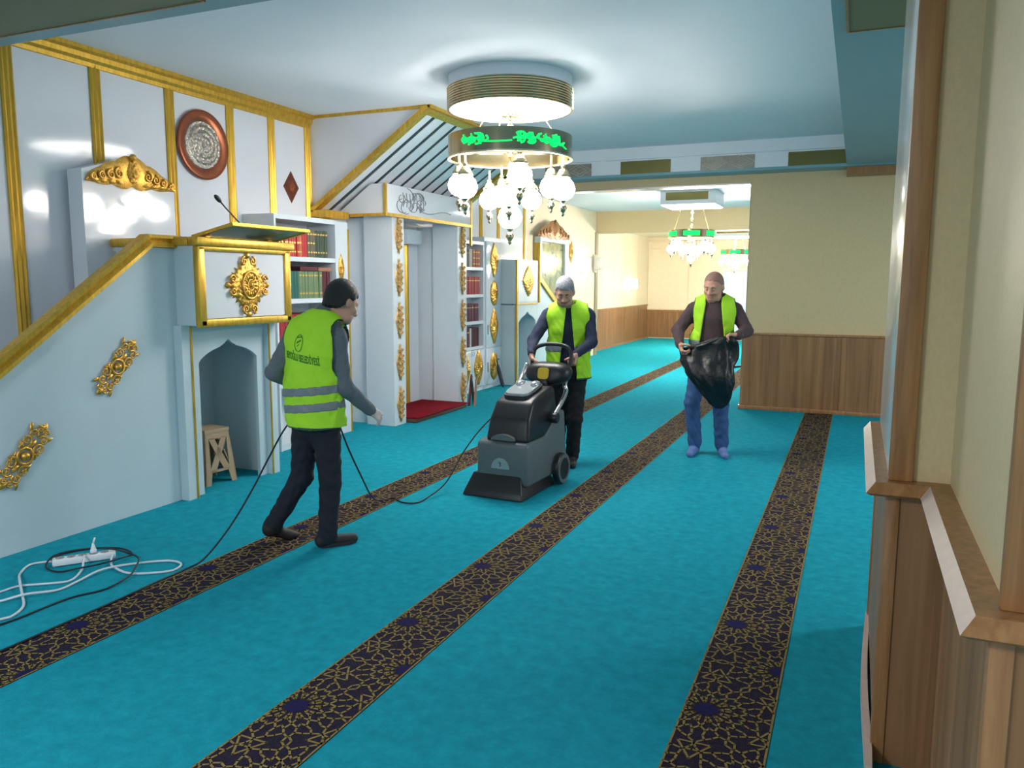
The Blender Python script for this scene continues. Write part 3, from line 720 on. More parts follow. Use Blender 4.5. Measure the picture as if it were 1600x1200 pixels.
# narrow end panel with little ornaments and gold fillet
ep = empty('end_panel', (-5.2, 7.17, 0), 'narrow white panel with gold drops at the end of the left bookcase', 'panel')
box('panel_body', WHITE_S, ep, XW+.013, -5.07, 7.065, 7.27, 0, 2.27)
box('gold_fillet', GOLD, ep, -5.09, -5.06, 7.262, 7.282, 0, 2.20)
for zz in (1.78, 1.22, .66): 
    mb = MB(); relief(mb, (-5.07, 7.14, zz), EY, EZ, EX, .055, .15, 1.3, 20, .02, .1, 0, 8, 2); mb.build('gold_drop', GOLD_O, ep, smooth='all')
# right bookcase
br = bookcase('bookcase', 'white bookcase with gold-ornamented doors to the right of the niche', -5.22, 10.10, 11.02, 0, 2.24, [1.86, 1.46, 1.06, .68], 2)
for i, (a, b) in enumerate(((10.13, 10.555), (10.565, 10.99))):
    dr = box('door', WHITE_S, br, -5.225, -5.205, a, b, .07, .63, .004)
    mb = MB(); relief(mb, (-5.205, (a+b)/2, .36), EY, EZ, EX, .16, .27, 1.25, 30, .035, .1, 0, 8, 8+i); mb.build('gold_ornament', GOLD_O, dr, smooth='all')
    mb = MB(); mb.tube([(-5.20, b-.03 if i == 0 else a+.03, .55), (-5.185, b-.03 if i == 0 else a+.03, .56), (-5.185, b-.03 if i == 0 else a+.03, .60), (-5.20, b-.03 if i == 0 else a+.03, .61)], .005, 6); mb.build('handle', ALU, dr)
kinds = [[('b_black', (38, 36, 40), 4, 2), ('b_white', (206, 206, 208), 2, 0), ('b_grey', (120, 116, 120), 3, 1), ('b_cream', (200, 190, 180), 2, 0), ('b_rust', (168, 84, 66), 5, 3)],
         [('b_mauve', (128, 70, 82), 7, 2), ('b_rose', (170, 60, 66), 9, 1)],
         [('b_grey', (120, 116, 120), 4, 1), ('b_white', (206, 206, 208), 3, 0), ('b_plum', (96, 48, 66), 8, 1)],
         [('b_slate', (58, 62, 74), 4, 1), ('b_maroon', (100, 34, 46), 5, 1), ('b_white', (206, 206, 208), 1, 0), ('b_wine', (84, 30, 40), 5, 0)]]
cn = {'b_black': 'black', 'b_white': 'white', 'b_grey': 'grey', 'b_cream': 'cream', 'b_rust': 'rust red', 'b_mauve': 'mauve', 'b_rose': 'rose red', 'b_plum': 'plum', 'b_slate': 'slate blue', 'b_maroon': 'maroon', 'b_wine': 'wine red'}
rn = ['top', 'second', 'third', 'lowest']
for ri, z in enumerate((1.86, 1.46, 1.06, .68)):
    y = 10.135
    for k, c, n_, bd in kinds[ri]:
        y = row(k, c, -5.25, y, z, n_, .049, .26 if ri != 3 else .28, .16, cn[k]+' book on the '+rn[ri]+' row of the right bookcase', bd)
# ornamented cabinet next to it
cb = empty('tall_cabinet', (-5.3, 11.32, 0), 'tall narrow white cabinet with a column of gold medallions', 'cabinet')
box('carcass', WHITE_S, cb, XW+.013, -5.22, 11.025, 11.62, 0, 2.32)
for (z0, z1) in ((.06, .62), (.64, 2.26)):
    dr = box('door', WHITE_G, cb, -5.222, -5.20, 11.05, 11.60, z0, z1, .004)
    for (zz, a, b, p, sd) in ((.33, .15, .21, 2, 1), (.96, .16, .29, 1.25, 2), (1.47, .14, .19, 2, 3), (1.98, .15, .28, 1.25, 4)):
        if z0 < zz < z1: mb = MB(); relief(mb, (-5.20, 11.33, zz), EY, EZ, EX, a, b, p, 26, .035, .06, .0, 8, sd); mb.build('gold_medallion', GOLD_O, dr, smooth='all')
    box('handle', ALU, dr, -5.20, -5.185, 11.09, 11.105, z0+.2, z0+.35)

# ================================================================== FAR PULPIT (KURSU)
ku = empty('preaching_chair', (-5.15, 12.2, 0), 'far white pulpit with gold leaf medallion and falling gold rail', 'pulpit')
MB().box(-5.4, -4.97, 11.64, 11.67, 0, 1.28).box(-5.4, -4.97, 12.50, 12.53, 0, 1.28).box(-5.42, -5.38, 11.64, 12.53, 0, 1.28).build('tower', MINB, ku)
MB().prism(arch_panel(11.64, 12.53, 1.28, 11.72, 12.45, 1.0, 1.17), yz(0), -4.975, -4.945).build('arch_front', MINB, ku)
bx = box('pulpit_box', MINB, ku, -5.40, -4.94, 11.63, 12.54, 1.30, 2.0)
box('front_panel', WHITE_S, bx, -4.945, -4.93, 11.67, 12.50, 1.33, 1.97)
mb = MB(); relief(mb, (-4.93, 12.08, 1.66), EY, EZ, EX, .25, .25, 1.2, 26, .035, .09, .3, 8, 6); mb.build('gold_medallion', GOLD_O, bx, smooth='all')
box('gold_bead', GOLD, ku, -4.96, -4.93, 11.625, 11.655, 0, 2.0)
box('gold_band', GOLD, ku, -4.96, -4.928, 11.64, 12.53, 1.283, 1.30)
def zk(y): return 1.78-.52*(y-12.5)
MB().prism([(12.545, 0), (15.2, 0), (15.2, zk(15.2)-.05), (12.545, 1.68)], yz(0), -4.99, -4.95).build('side_panel', MINB, ku)
MB().prism([(12.575, zk(12.575)+.02), (15.25, zk(15.25)+.03), (15.25, zk(15.25)-.05), (12.575, zk(12.575)-.07)], yz(0), -5.015, -4.915).build('handrail', GOLD, ku)
box('newel', GOLD, ku, -5.02, -4.91, 12.548, 12.574, 1.3, 2.3)
# back board with a framed green picture and crest
bk = empty('framed_picture', (-5.38, 14.27, 1.0), 'framed green and yellow picture under a carved brown crest behind the far pulpit', 'picture')
fm = MB()
for q in ((13.56, 13.64, .9, 2.46), (14.90, 14.98, .9, 2.46), (13.642, 14.898, 2.38, 2.46), (13.642, 14.898, .9, .98)): fm.box(-5.42, -5.30, *q)
fm.build('frame', MINB, bk)
box('picture_glass', mat('green_landscape', srgb(64, 96, 84), .15, noise=(4.5, .4), c2=srgb(150, 150, 62), coat=.5), bk, -5.40, -5.34, 13.645, 14.895, .985, 2.375)
crest((-5.29, 14.25, 2.47), 1.7, .30, parent=bk, m=mat('carved_brown', srgb(150, 104, 58), .4, metal=.4, noise=(20, .2)))
sv = MB(); relief(sv, (XW+.03, 15.6, 2.25), EY, EZ, EX, .10, .22, 1.3, 20, .03, .1, 0, 8, 4); o = sv.build('wall_ornament', GOLD_O, None, smooth='all'); tag(o, 'small gold leaf ornament on the cream wall beside the green picture', 'ornament')
# wall sconces
def sconce(y, z, x, label, on):
    s = empty('wall_sconce', (x, y, z-.2), label, 'wall lamp')
    box('back_plate', ALU, s, x-.02, x+.02, y-.08, y+.08, z-.2, z+.2)
    m = mat('sconce_lit', (1, .95, .85, 1), .4, emis=((1, .93, .8, 1), 6)) if on else mat('sconce_off', srgb(214, 208, 200), .3, noise=(5, .03))
    box('shade', m, s, x+.02, x+.16, y-.13, y+.13, z-.14, z+.14, .02); return s
sconce(17.20, 2.06, XW+.04, 'grey wall lamp on the edge of the cream pilaster', False)
sconce(16.35, 2.02, XW+.013, 'lit white wall lamp glowing behind the grey-haired worker', True)
sconce(21.5, 1.60, -5.73, 'boxy white lamp on the far cream panelled wall', True)

# ================================================================== CHANDELIERS
GLOBE = mat('globe_lit', (1, 1, 1, 1), .2, emis=((1, .97, .93, 1), GLOBE_E))
GLOBE3 = mat('globe_end', (1, 1, 1, 1), .2, emis=((1, .92, .80, 1), FAR_E*2.5))
GLOBE2 = mat('globe_far', (1, 1, 1, 1), .2, emis=((1, .92, .80, 1), FAR_E))
DIFF = mat('diffuser', (1, 1, 1, 1), .3, emis=((1, .98, .95, 1), DRUM_E))
LED = mat('green_led', (0, .5, .1, 1), .5, emis=((.0, 1.0, .12, 1), 1.15))
def ring_mesh(cx, cy, R, z0, z1, th=.012):
    return MB().lathe([(R-th, z0), (R, z0), (R, z1), (R-th, z1), (R-th, z0)], (cx, cy, 0), 72)
def chandelier(cx, cy, zc, R, zr0, zr1, label, seed, big=True, gm=GLOBE):
    e = empty('chandelier', (cx, cy, zc), label, 'chandelier'); r = random.Random(seed); k_ = R/.535 if big else R/.56
    if big:
        MB().lathe([(0, zc), (.53, zc), (.53, zc-.10), (0, zc-.10)], (cx, cy, 0), 64).build('ceiling_base', CEILM, e, smooth=True)
        prof = [(.53, zc-.095)]
        for i in range(9): z = zc-.10-i*.020; prof += [(.538, z), (.545, z-.007), (.538, z-.014)]
        prof += [(.54, zc-.275), (.52, zc-.275)]
        MB().lathe(prof, (cx, cy, 0), 72).build('ribbed_drum', GOLD_P, e, smooth=True)
        MB().lathe([(.0, zc-.30), (.2, zc-.30), (.42, zc-.292), (.52, zc-.272)], (cx, cy, 0), 64).build('diffuser', DIFF, e, smooth='all')
        zt = zc-.30
    else:
        h = .24; s_ = .46
        b = box('ceiling_box', WHITE_S, e, cx-s_, cx+s_, cy-s_, cy+s_, zc-h, zc)
        box('gold_panel', OLIVE, b, cx-s_*.8, cx+s_*.75, cy-s_-.006, cy-s_+.01, zc-h+.07, zc-.04)
        box('diffuser', DIFF, e, cx-s_+.02, cx+s_-.02, cy-s_+.02, cy+s_-.02, zc-h-.012, zc-h)
        zt = zc-h-.012
    # stem with turned knobs
    zb = zr0-.42*k_
    pr = [(.0, zt), (.085*k_, zt), (.08*k_, zt-.02), (.02, zt-.03)]
    z = zt-.03
    while z > zb+.1:
        pr += [(.012, z), (.012, z-.05), (.028, z-.065), (.03, z-.085), (.014, z-.10)]; z -= .11
    pr += [(.012, z), (.03, zb+.06), (.0, zb+.05)]
    MB().lathe(pr, (cx, cy, 0), 16).build('stem', GOLD_P, e, smooth='all')
    rg_ = ring_mesh(cx, cy, R, zr0, zr1).build('ring', GOLD_P, e, smooth=True)
    MB().lathe([(R-.016, zr0-.008), (R+.008, zr0-.008), (R+.008, zr0+.006), (R-.016, zr0+.006), (R-.016, zr0-.008)], (cx, cy, 0), 72).build('ring_rim', mat('pale_brass', srgb(236, 224, 190), .2, metal=.7, noise=(9, .04)), rg_, smooth=True)
    # spokes and suspension chains
    for i in range(3):
        a = i*2*PI/3+.75
        MB().tube([(cx+.30*k_*math.cos(a), cy+.30*k_*math.sin(a), zt), (cx+R*.9*math.cos(a), cy+R*.9*math.sin(a), zr1)], .005, 6).build('suspension_rod', GOLD_P, e)
    for i in range(4):
        a = i*PI/2+.4
        MB().tube([(cx, cy, zr0+.05), (cx+(R-.01)*math.cos(a), cy+(R-.01)*math.sin(a), zr0+.05)], .007, 6).build('spoke', GOLD_P, e)
    # green lit calligraphy: groups of round strokes and long tails on the outer face
    mb = MB(); zm = (zr0+zr1)/2; hh = (zr1-zr0)*.5
    def on_ring(a, q): return (cx+(R+.004)*math.cos(a), cy+(R+.004)*math.sin(a), zm+q*hh)
    if big:
        for base in (0, PI):
            a_c = math.atan2(-cy, -cx)+base
            def stk(pts, th): mb.tube([on_ring(a_c+p, q) for p, q in pts], th, 5)
            def clump(t0, t1, n_, q0=0):
                for j in range(n_):
                    t = t0+(t1-t0)*r.random(); q = q0+r.uniform(-.22, .30); a0 = r.random()*6; s_ = r.uniform(.04, .10)
                    stk([(t+s_*math.cos(a0+i*.6), q+.25*math.sin(a0+i*.6)) for i in range(7)], .0078)
                for j in range(3):
                    t = t0+(t1-t0)*(j+.5)/3; stk([(t, q0-.3), (t+.01, q0+.1), (t-.01, q0+.5)], .006)
            clump(-.86, -.38, 13, .02); stk([(-.42+i*.05, -.22-.05*math.sin(i*.35)) for i in range(10)], .006)
            clump(.10, .17, 4, 0); clump(.28, .36, 5, .02); clump(.50, .92, 12, -.02); stk([(.85, -.1), (.95, -.3), (1.05, -.5)], .005)
    else:
        for i in range(6):
            a = i*PI/3+math.atan2(-cy, -cx); w_ = .36
            for j in range(6): 
                t0 = a-w_+2*w_*j/6; t1 = a-w_+2*w_*(j+1)/6
                mb.quad(on_ring(t0, -.62), on_ring(t1, -.62), on_ring(t1, .62), on_ring(t0, .62))
    mb.build('green_script', LED, rg_, fix=False)['kind'] = 'stuff'
    # lamps: outer circle, inner circle, centre
    src = None
    lamps = []
    n_o = 6 if big else 8
    for i in range(n_o): a = 2*PI*i/n_o+.05; lamps.append((R*.90, a, zr0-(.05 if i % 2 else .12)*k_, 1.12))
    for i in range(3): a = 2*PI*i/3+.9; lamps.append((R*.40, a, zr0-.20*k_, 1.0))
    lamps.append((0.0, 0, zr0-.34*k_, 1.15))
    for (rr, a, zt_, s_) in lamps:
        s_ *= k_; lx, ly = cx+rr*math.cos(a), cy+rr*math.sin(a)
        if src is None:
            arm = MB().lathe([(.0, .12), (.010, .12), (.010, .045), (.018, .04), (.02, .03), (.012, .02), (.03, .012), (.055, -.03), (.06, -.045), (.052, -.05), (.0, -.045)], (0, 0, 0), 16).build('lamp_holder', GOLD_P, None, smooth='all', origin=(0, 0, 0))
            gl = MB().lathe([(.0, -.035), (.045, -.04), (.050, -.055), (.078, -.085), (.092, -.13), (.086, -.165), (.06, -.20), (.03, -.215), (.0, -.217)], (0, 0, 0), 20).build('globe', gm, None, smooth='all', origin=(0, 0, 0))
            fi = MB().lathe([(.0, -.212), (.026, -.214), (.022, -.228), (.010, -.236), (.020, -.25), (.034, -.275), (.018, -.30), (.012, -.315), (.016, -.325), (.0, -.34)], (0, 0, 0), 12).build('finial', GOLD_P, None, smooth='all', origin=(0, 0, 0))
            src = (arm, gl, fi); c3 = src
        else: c3 = [o.copy() for o in src]; [col.objects.link(o) for o in c3]
        for ii, o in enumerate(c3):
            o.scale = (s_, s_, s_); place(o, (lx, ly, zt_), e if ii == 0 else c3[0])
            if ii: o.scale = (1, 1, 1); o.location = (0, 0, 0)
    return e
chandelier(-2.83, 6.50, ZC, .535, 2.70, 2.885, 'large brass ring chandelier with green script under a ribbed drum', 3)
chandelier(-2.72, 14.2, 3.2, .39, 2.42, 2.55, 'brass ring chandelier with green panels hanging beyond the opening', 4, False, GLOBE2)
chandelier(-2.72, 19.6, 2.95, .33, 2.30, 2.42, 'farthest small chandelier glowing green beside the partition edge', 5, False, GLOBE3)
# ================================================================== CARPET CLEANING MACHINE
mach = empty('carpet_cleaner', (-2.46, 5.80, 0), 'grey and black carpet cleaning machine with yellow button and silver lid', 'cleaning machine')
MR = math.radians(-3)
def mxf(x, y, z):
    x -= -2.45; y -= 5.45; return (-2.45+x*math.cos(MR)-y*math.sin(MR), 5.45+x*math.sin(MR)+y*math.cos(MR), z)
def profx(prof, x0, x1, bev=.02, tx=0.0, seg=3):
    """side profile (y,z) extruded in x; tx narrows the top; edges rounded"""
    bm = bmesh.new(); zs = [p[1] for p in prof]; z0, z1 = min(zs), max(zs)
    L = []; R_ = []
    for y, z in prof:
        k = tx*(z-z0)/(z1-z0); L.append(bm.verts.new((x0+k, y, z))); R_.append(bm.verts.new((x1-k, y, z)))
    n = len(prof); bm.faces.new(L[::-1]); bm.faces.new(R_)
    for i in range(n): bm.faces.new((L[i], L[(i+1) % n], R_[(i+1) % n], R_[i]))
    bmesh.ops.recalc_face_normals(bm, faces=bm.faces[:])
    if bev: bmesh.ops.bevel(bm, geom=bm.edges[:], offset=bev, segments=seg, affect='EDGES', profile=.5, clamp_overlap=True)
    bm.verts.index_update(); mb = MB(); mb.add([v.co[:] for v in bm.verts], [[v.index for v in f.verts] for f in bm.faces]); bm.free(); return mb
def mpart(mb, name, m, parent=mach, sm=True): return mb.xf(mxf).build(name, m, parent, smooth=sm)
sk = mpart(profx([(5.375, .004), (5.39, .05), (5.46, .175), (5.95, .175), (6.02, .004)], -2.745, -2.225, .012, .055), 'skirt', BLACK)
gbody = mpart(profx([(5.465, .095), (5.455, .42), (5.52, .44), (5.80, .44), (6.05, .60), (6.20, .60), (6.23, .22), (6.10, .095)], -2.665, -2.215, .028, .012), 'lower_body', GREYP)
mpart(profx([(5.49, .425), (5.53, .60), (5.62, .725), (5.70, .755), (6.00, .815), (6.06, .80), (6.08, .52), (5.80, .43)], -2.60, -2.23, .04, .03, 4), 'recovery_tank', BLACK)
mb = MB(); pts = []
for i in range(15): a = PI*i/14; pts.append((-2.435+.10*math.cos(a), .445+.045*math.sin(a)))
mb.prism(pts, lambda u, v, d: (u, d, v), 5.46, 5.53); mpart(mb, 'drain_recess', GREYP)
# silver lid with finger grips, follows the slope of the tank top
def lidf(u, v, h): return (-2.425+u*.105, 5.66+.30*v, .765+.065*v+h)
mb = MB(); pts = [(math.copysign(abs(math.cos(a))**.45, math.cos(a)), .5+.5*math.copysign(abs(math.sin(a))**.45, math.sin(a))) for a in [2*PI*i/28 for i in range(28)]]
mb.prism(pts, lidf, -.02, .018); lid = mpart(mb, 'lid', mat('silver_lid', srgb(196, 198, 204), .2, metal=.6, noise=(9, .05)))
for u in (-.62, .62):
    mb = MB(); mb.sphere(lidf(u, .80, .016), .036, 14, 8, sc=(1, 1.8, .85)); mpart(mb, 'finger_grip', MATS['silver_lid'], lid, 'all')
mb = MB(); mb.prism(pts, lambda u, v, h: lidf(u*1.1, v*1.1-.05, h), -.03, .004); mpart(mb, 'lid_seal', BLACK, lid)
# half-disc emblem
mb = MB(); mb.prism([(-2.445+.078*math.cos(PI*i/16), .225+.085*math.sin(PI*i/16)) for i in range(17)], lambda u, v, d: (u, d, v), 5.444, 5.465)
em = mpart(mb, 'emblem', mat('emblem_silver', srgb(168, 176, 180), .3, metal=.4, noise=(20, .05)), gbody)
mb = MB(); mb.add([(-2.455, 5.442, .285), (-2.432, 5.442, .27), (-2.44, 5.442, .262), (-2.432, 5.442, .25), (-2.458, 5.442, .238), (-2.447, 5.442, .258), (-2.457, 5.442, .268)], [(0, 1, 2, 3, 4, 5, 6)]); mpart(mb, 'emblem_mark', GREYP, em)
# wheels
for x in (-2.715, -2.185):
    mb = MB(); mb.lathe([(0, -.028), (.085, -.028), (.09, -.022), (.115, -.028), (.13, -.018), (.132, 0), (.13, .018), (.115, .028), (.09, .022), (.085, .028), (0, .028)], (x, 6.03, .136), 36, ax=0)
    wh = mpart(mb, 'wheel', BLACK); mb = MB(); mb.lathe([(.088, -.030), (.118, -.031), (.118, .031), (.088, .030)], (x, 6.03, .136), 36, ax=0); mpart(mb, 'wheel_rim', GREYP, wh)
# console, button, handle loop, silver arms
def conf(u, v, h): return (-2.365+u, 6.15+.5*v*.35+h, .815+v*.94)
mb = MB(); N = 32; outl = []
for i in range(N):
    a = 2*PI*i/N; cx_, sx_ = math.cos(a), math.sin(a); wv = .195 if sx_ > -.2 else .165
    outl.append(((.200 if sx_ > 0 else .200-.035*abs(sx_))*math.copysign(abs(cx_)**.6, cx_), .080+(.105 if sx_ > 0 else .095)*math.copysign(abs(sx_)**.75, sx_)))
rings = [(.55, -.088), (.80, -.075), (.95, -.045), (1, 0), (1, .03), (.9, .085), (.6, .10)]
vs = [conf(u*s_, .085+(v-.085)*s_, h) for s_, h in rings for u, v in outl]
mb.add(vs, [(k*N+i, k*N+(i+1) % N, (k+1)*N+(i+1) % N, (k+1)*N+i) for k in range(len(rings)-1) for i in range(N)]+[tuple(range(N)), tuple(range((len(rings)-1)*N, len(rings)*N))])
con = mpart(mb, 'console', BLACK, mach, 'all')
def butf(u, v, h): return conf(-.005+u, .095+v, -.088+h)
pts = [(.048*math.copysign(abs(math.cos(a))**.5, math.cos(a)), .05*math.copysign(abs(math.sin(a))**.5, math.sin(a))) for a in [2*PI*i/24 for i in range(24)]]
mb = MB(); mb.prism(pts, butf, -.014, .02); mpart(mb, 'yellow_button', mat('yellow_plastic', srgb(214, 180, 38), .35, noise=(12, .05)), con)
mb = MB(); mb.prism([(u*1.16, v*1.16) for u, v in pts], butf, -.006, .02); mpart(mb, 'button_surround', BLACK, con)
def smooth_path(P, n=6):
    P = [Vector(p) for p in P]; out = []
    for i in range(len(P)-1):
        p0, p1, p2, p3 = P[max(i-1, 0)], P[i], P[i+1], P[min(i+2, len(P)-1)]
        for k in range(n):
            t = k/n; out.append(.5*((2*p1)+(p2-p0)*t+(2*p0-5*p1+4*p2-p3)*t*t+(3*p1-p0-3*p2+p3)*t**3))
    return out+[P[-1]]
hp = smooth_path([(-2.535, 6.31, .94), (-2.545, 6.34, 1.02), (-2.52, 6.36, 1.085), (-2.45, 6.37, 1.115), (-2.37, 6.37, 1.122), (-2.28, 6.37, 1.115), (-2.215, 6.36, 1.085), (-2.19, 6.34, 1.02), (-2.20, 6.31, .94)])
MB().tube(hp, .018, 10).build('handle_loop', BLACK, mach, smooth='all')
for s in (-1, 1):
    cx = -2.40; X = lambda o: cx+s*o
    P = smooth_path([(X(.215), 5.90, .58), (X(.225), 6.05, .665), (X(.222), 6.18, .745), (X(.205), 6.20, .80), (X(.20), 6.27, .87), (X(.185), 6.32, .95)])
    ar = MB().tube(P, .019, 10).build('silver_arm', ALU, mach, smooth='all')
    MB().lathe([(0, -.03), (.04, -.03), (.045, -.02), (.045, .02), (.04, .03), (0, .03)], (X(.225), 5.90, .57), 20, ax=0).build('pivot_knob', BLACK, ar, smooth=True)
mpart(MB().box(-2.40, -2.33, 6.05, 6.2, .60, .86, 0, .02), 'neck', BLACK)

# ================================================================== PEOPLE
def nrm(v): v = np.array(v, float); return v/np.linalg.norm(v)
class Sdf:
    def __init__(s): s.pr = []; s.cut = []; s.ks = 0
    def cone(s, a, b, ra, rb, mi=0, k=.03, sq=None, sf=1.0, amp=0):
        """round cone a-b; sq: unit direction squashed by factor sf"""
        a, b = np.array(a, float), np.array(b, float); m = max(ra, rb)+.05
        def fn(P):
            p = P-a; ab = b-a
            if sq is not None:
                q = np.array(sq); p = p+np.outer(p@q, q).reshape(p.shape)*(1/sf-1); ab = ab+q*(ab@q)*(1/sf-1)
            L2 = max(ab@ab, 1e-9); t = np.clip((p@ab)/L2, 0, 1)
            d = np.sqrt(((p-t[..., None]*ab)**2).sum(-1))-(ra+(rb-ra)*t)
            if sq is not None: d = d*(sf+1)/2
            if amp: d = d+amp*np.sin(P[..., 2]*62+6*np.sin(P[..., 0]*17+P[..., 1]*13))*np.sin(P[..., 0]*31+P[..., 1]*27+P[..., 2]*19)
            return d
        s.pr.append((fn, np.minimum(a, b)-m, np.maximum(a, b)+m, mi, k)); return s
    def ell(s, c, axes, rad, mi=0, k=.02):
        c = np.array(c, float); A = np.array([nrm(x) for x in axes]); r = np.array(rad, float); m = max(rad)+.05
        def fn(P):
            q = (P-c)@A.T; k0 = np.sqrt(((q/r)**2).sum(-1)); k1 = np.sqrt(((q/(r*r))**2).sum(-1))
            return k0*(k0-1)/np.maximum(k1, 1e-6)
        s.pr.append((fn, c-m, c+m, mi, k)); return s
    def chain(s, pts, rs, mi=0, k=.02, **kw):
        for i in range(len(pts)-1): s.cone(pts[i], pts[i+1], rs[i], rs[i+1], mi, k, **kw)
        return s
    def sub(s, fn): s.cut.append(fn); return s
    def mesh(s, h=.0065, off=0.0):
        lo = np.min([p[1] for p in s.pr], 0); hi = np.max([p[2] for p in s.pr], 0)
        n = np.ceil((hi-lo)/h).astype(int)+1
        D = np.full(n, .2, np.float32); B = np.full(n, .2, np.float32); M = np.zeros(n, np.uint8)
        for fn, a, b, mi, k in s.pr:
            i0 = np.maximum(np.floor((a-lo)/h).astype(int), 0); i1 = np.minimum(np.ceil((b-lo)/h).astype(int)+1, n)
            ax = [lo[i]+h*np.arange(i0[i], i1[i]) for i in range(3)]
            P = np.stack(np.meshgrid(*ax, indexing='ij'), -1); d = fn(P).astype(np.float32)
            sl = tuple(slice(i0[i], i1[i]) for i in range(3)); o = D[sl]
            hh = np.clip(.5+.5*(o-d)/k, 0, 1); D[sl] = o*(1-hh)+d*hh-k*hh*(1-hh)
            better = d < B[sl]; B[sl] = np.where(better, d, B[sl]); M[sl] = np.where(better, mi, M[sl])
        D -= off
        if s.cut:
            ax = [lo[i]+h*np.arange(n[i]) for i in range(3)]
            P = np.stack(np.meshgrid(*ax, indexing='ij'), -1)
            for fn in s.cut:
                c_ = fn(P).astype(np.float32)
                if s.ks: hh = np.clip(.5+.5*(c_-D)/s.ks, 0, 1); D = D*(1-hh)+c_*hh+s.ks*hh*(1-hh)
                else: D = np.maximum(D, c_)
        D[0] = D[-1] = .2; D[:, 0] = D[:, -1] = .2; D[:, :, 0] = D[:, :, -1] = .2
        return nets(D, M, lo, h)
def nets(D, M, lo, h):
    S = D < 0; n = np.array(D.shape)-1
    c = np.zeros(n, np.int8)
    for dx in (0, 1):
        for dy in (0, 1):
            for dz in (0, 1): c += S[dx:n[0]+dx, dy:n[1]+dy, dz:n[2]+dz]
    act = np.argwhere((c > 0) & (c < 8)); idx = np.full(n, -1, np.int32); idx[tuple(act.T)] = np.arange(len(act))
    acc = np.zeros((len(act), 3)); cnt = np.zeros(len(act))
    corners = [(a, b, d) for a in (0, 1) for b in (0, 1) for d in (0, 1)]
    for p in corners:
        for axis in range(3):
            if p[axis]: continue
            q = list(p); q[axis] = 1
            v0 = D[tuple((act+p).T)]; v1 = D[tuple((act+q).T)]; m = (v0 < 0) != (v1 < 0)
            t = np.where(m, v0/np.where(m, v0-v1, 1), 0); pos = np.array(p, float)[None]+np.zeros((len(act), 3)); pos[:, axis] += t
            acc[m] += pos[m]; cnt[m] += 1
    V = lo+h*(act+acc/cnt[:, None])
    Fs = []
    for axis in range(3):
        a1, a2 = (axis+1) % 3, (axis+2) % 3
        sh = [slice(None)]*3; s0 = list(sh); s1 = list(sh); s0[axis] = slice(0, -1); s1[axis] = slice(1, None)
        m = S[tuple(s0)] != S[tuple(s1)]; e = np.argwhere(m)
        e = e[(e[:, a1] > 0) & (e[:, a2] > 0) & (e[:, a1] < n[a1]) & (e[:, a2] < n[a2])]
        ins = S[tuple(e.T)]
        o1 = np.zeros(3, int); o1[a1] = 1; o2 = np.zeros(3, int); o2[a2] = 1
        q = np.stack([idx[tuple((e-o1-o2).T)], idx[tuple((e-o2).T)], idx[tuple(e.T)], idx[tuple((e-o1).T)]], 1)
        q[~ins] = q[~ins][:, ::-1]; Fs.append(q)
    F = np.concatenate(Fs); cell = act[F[:, 0]]
    mi = M[tuple(cell.T)]
    # light smoothing of the vertices
    E = np.concatenate([F[:, [0, 1]], F[:, [1, 2]], F[:, [2, 3]], F[:, [3, 0]]])
    for it in range(2):
        A = np.zeros_like(V); w_ = np.zeros(len(V)); np.add.at(A, E[:, 0], V[E[:, 1]]); np.add.at(w_, E[:, 0], 1); np.add.at(A, E[:, 1], V[E[:, 0]]); np.add.at(w_, E[:, 1], 1)
        V = .5*V+.5*A/w_[:, None]
    return V, F, mi
def sdf_obj(name, sd, mats, parent, h=.0065, off=0.0):
    V, F, mi = sd.mesh(h, off); me = bpy.data.meshes.new(name); o = np.array([(V[:, 0].min()+V[:, 0].max())/2, (V[:, 1].min()+V[:, 1].max())/2, V[:, 2].min()])
    me.vertices.add(len(V)); me.vertices.foreach_set('co', (V-o).astype(np.float32).ravel())
    me.loops.add(F.size); me.loops.foreach_set('vertex_index', F.astype(np.int32).ravel())
    me.polygons.add(len(F)); me.polygons.foreach_set('loop_start', np.arange(0, F.size, 4, dtype=np.int32)); me.polygons.foreach_set('loop_total', np.full(len(F), 4, np.int32))
    for m in mats: me.materials.append(m)
    me.polygons.foreach_set('material_index', mi.astype(np.int32)); me.polygons.foreach_set('use_smooth', np.ones(len(F), bool))
    me.update(calc_edges=True); me.validate()
    ob = bpy.data.objects.new(name, me); col.objects.link(ob); place(ob, o.tolist(), parent); return ob

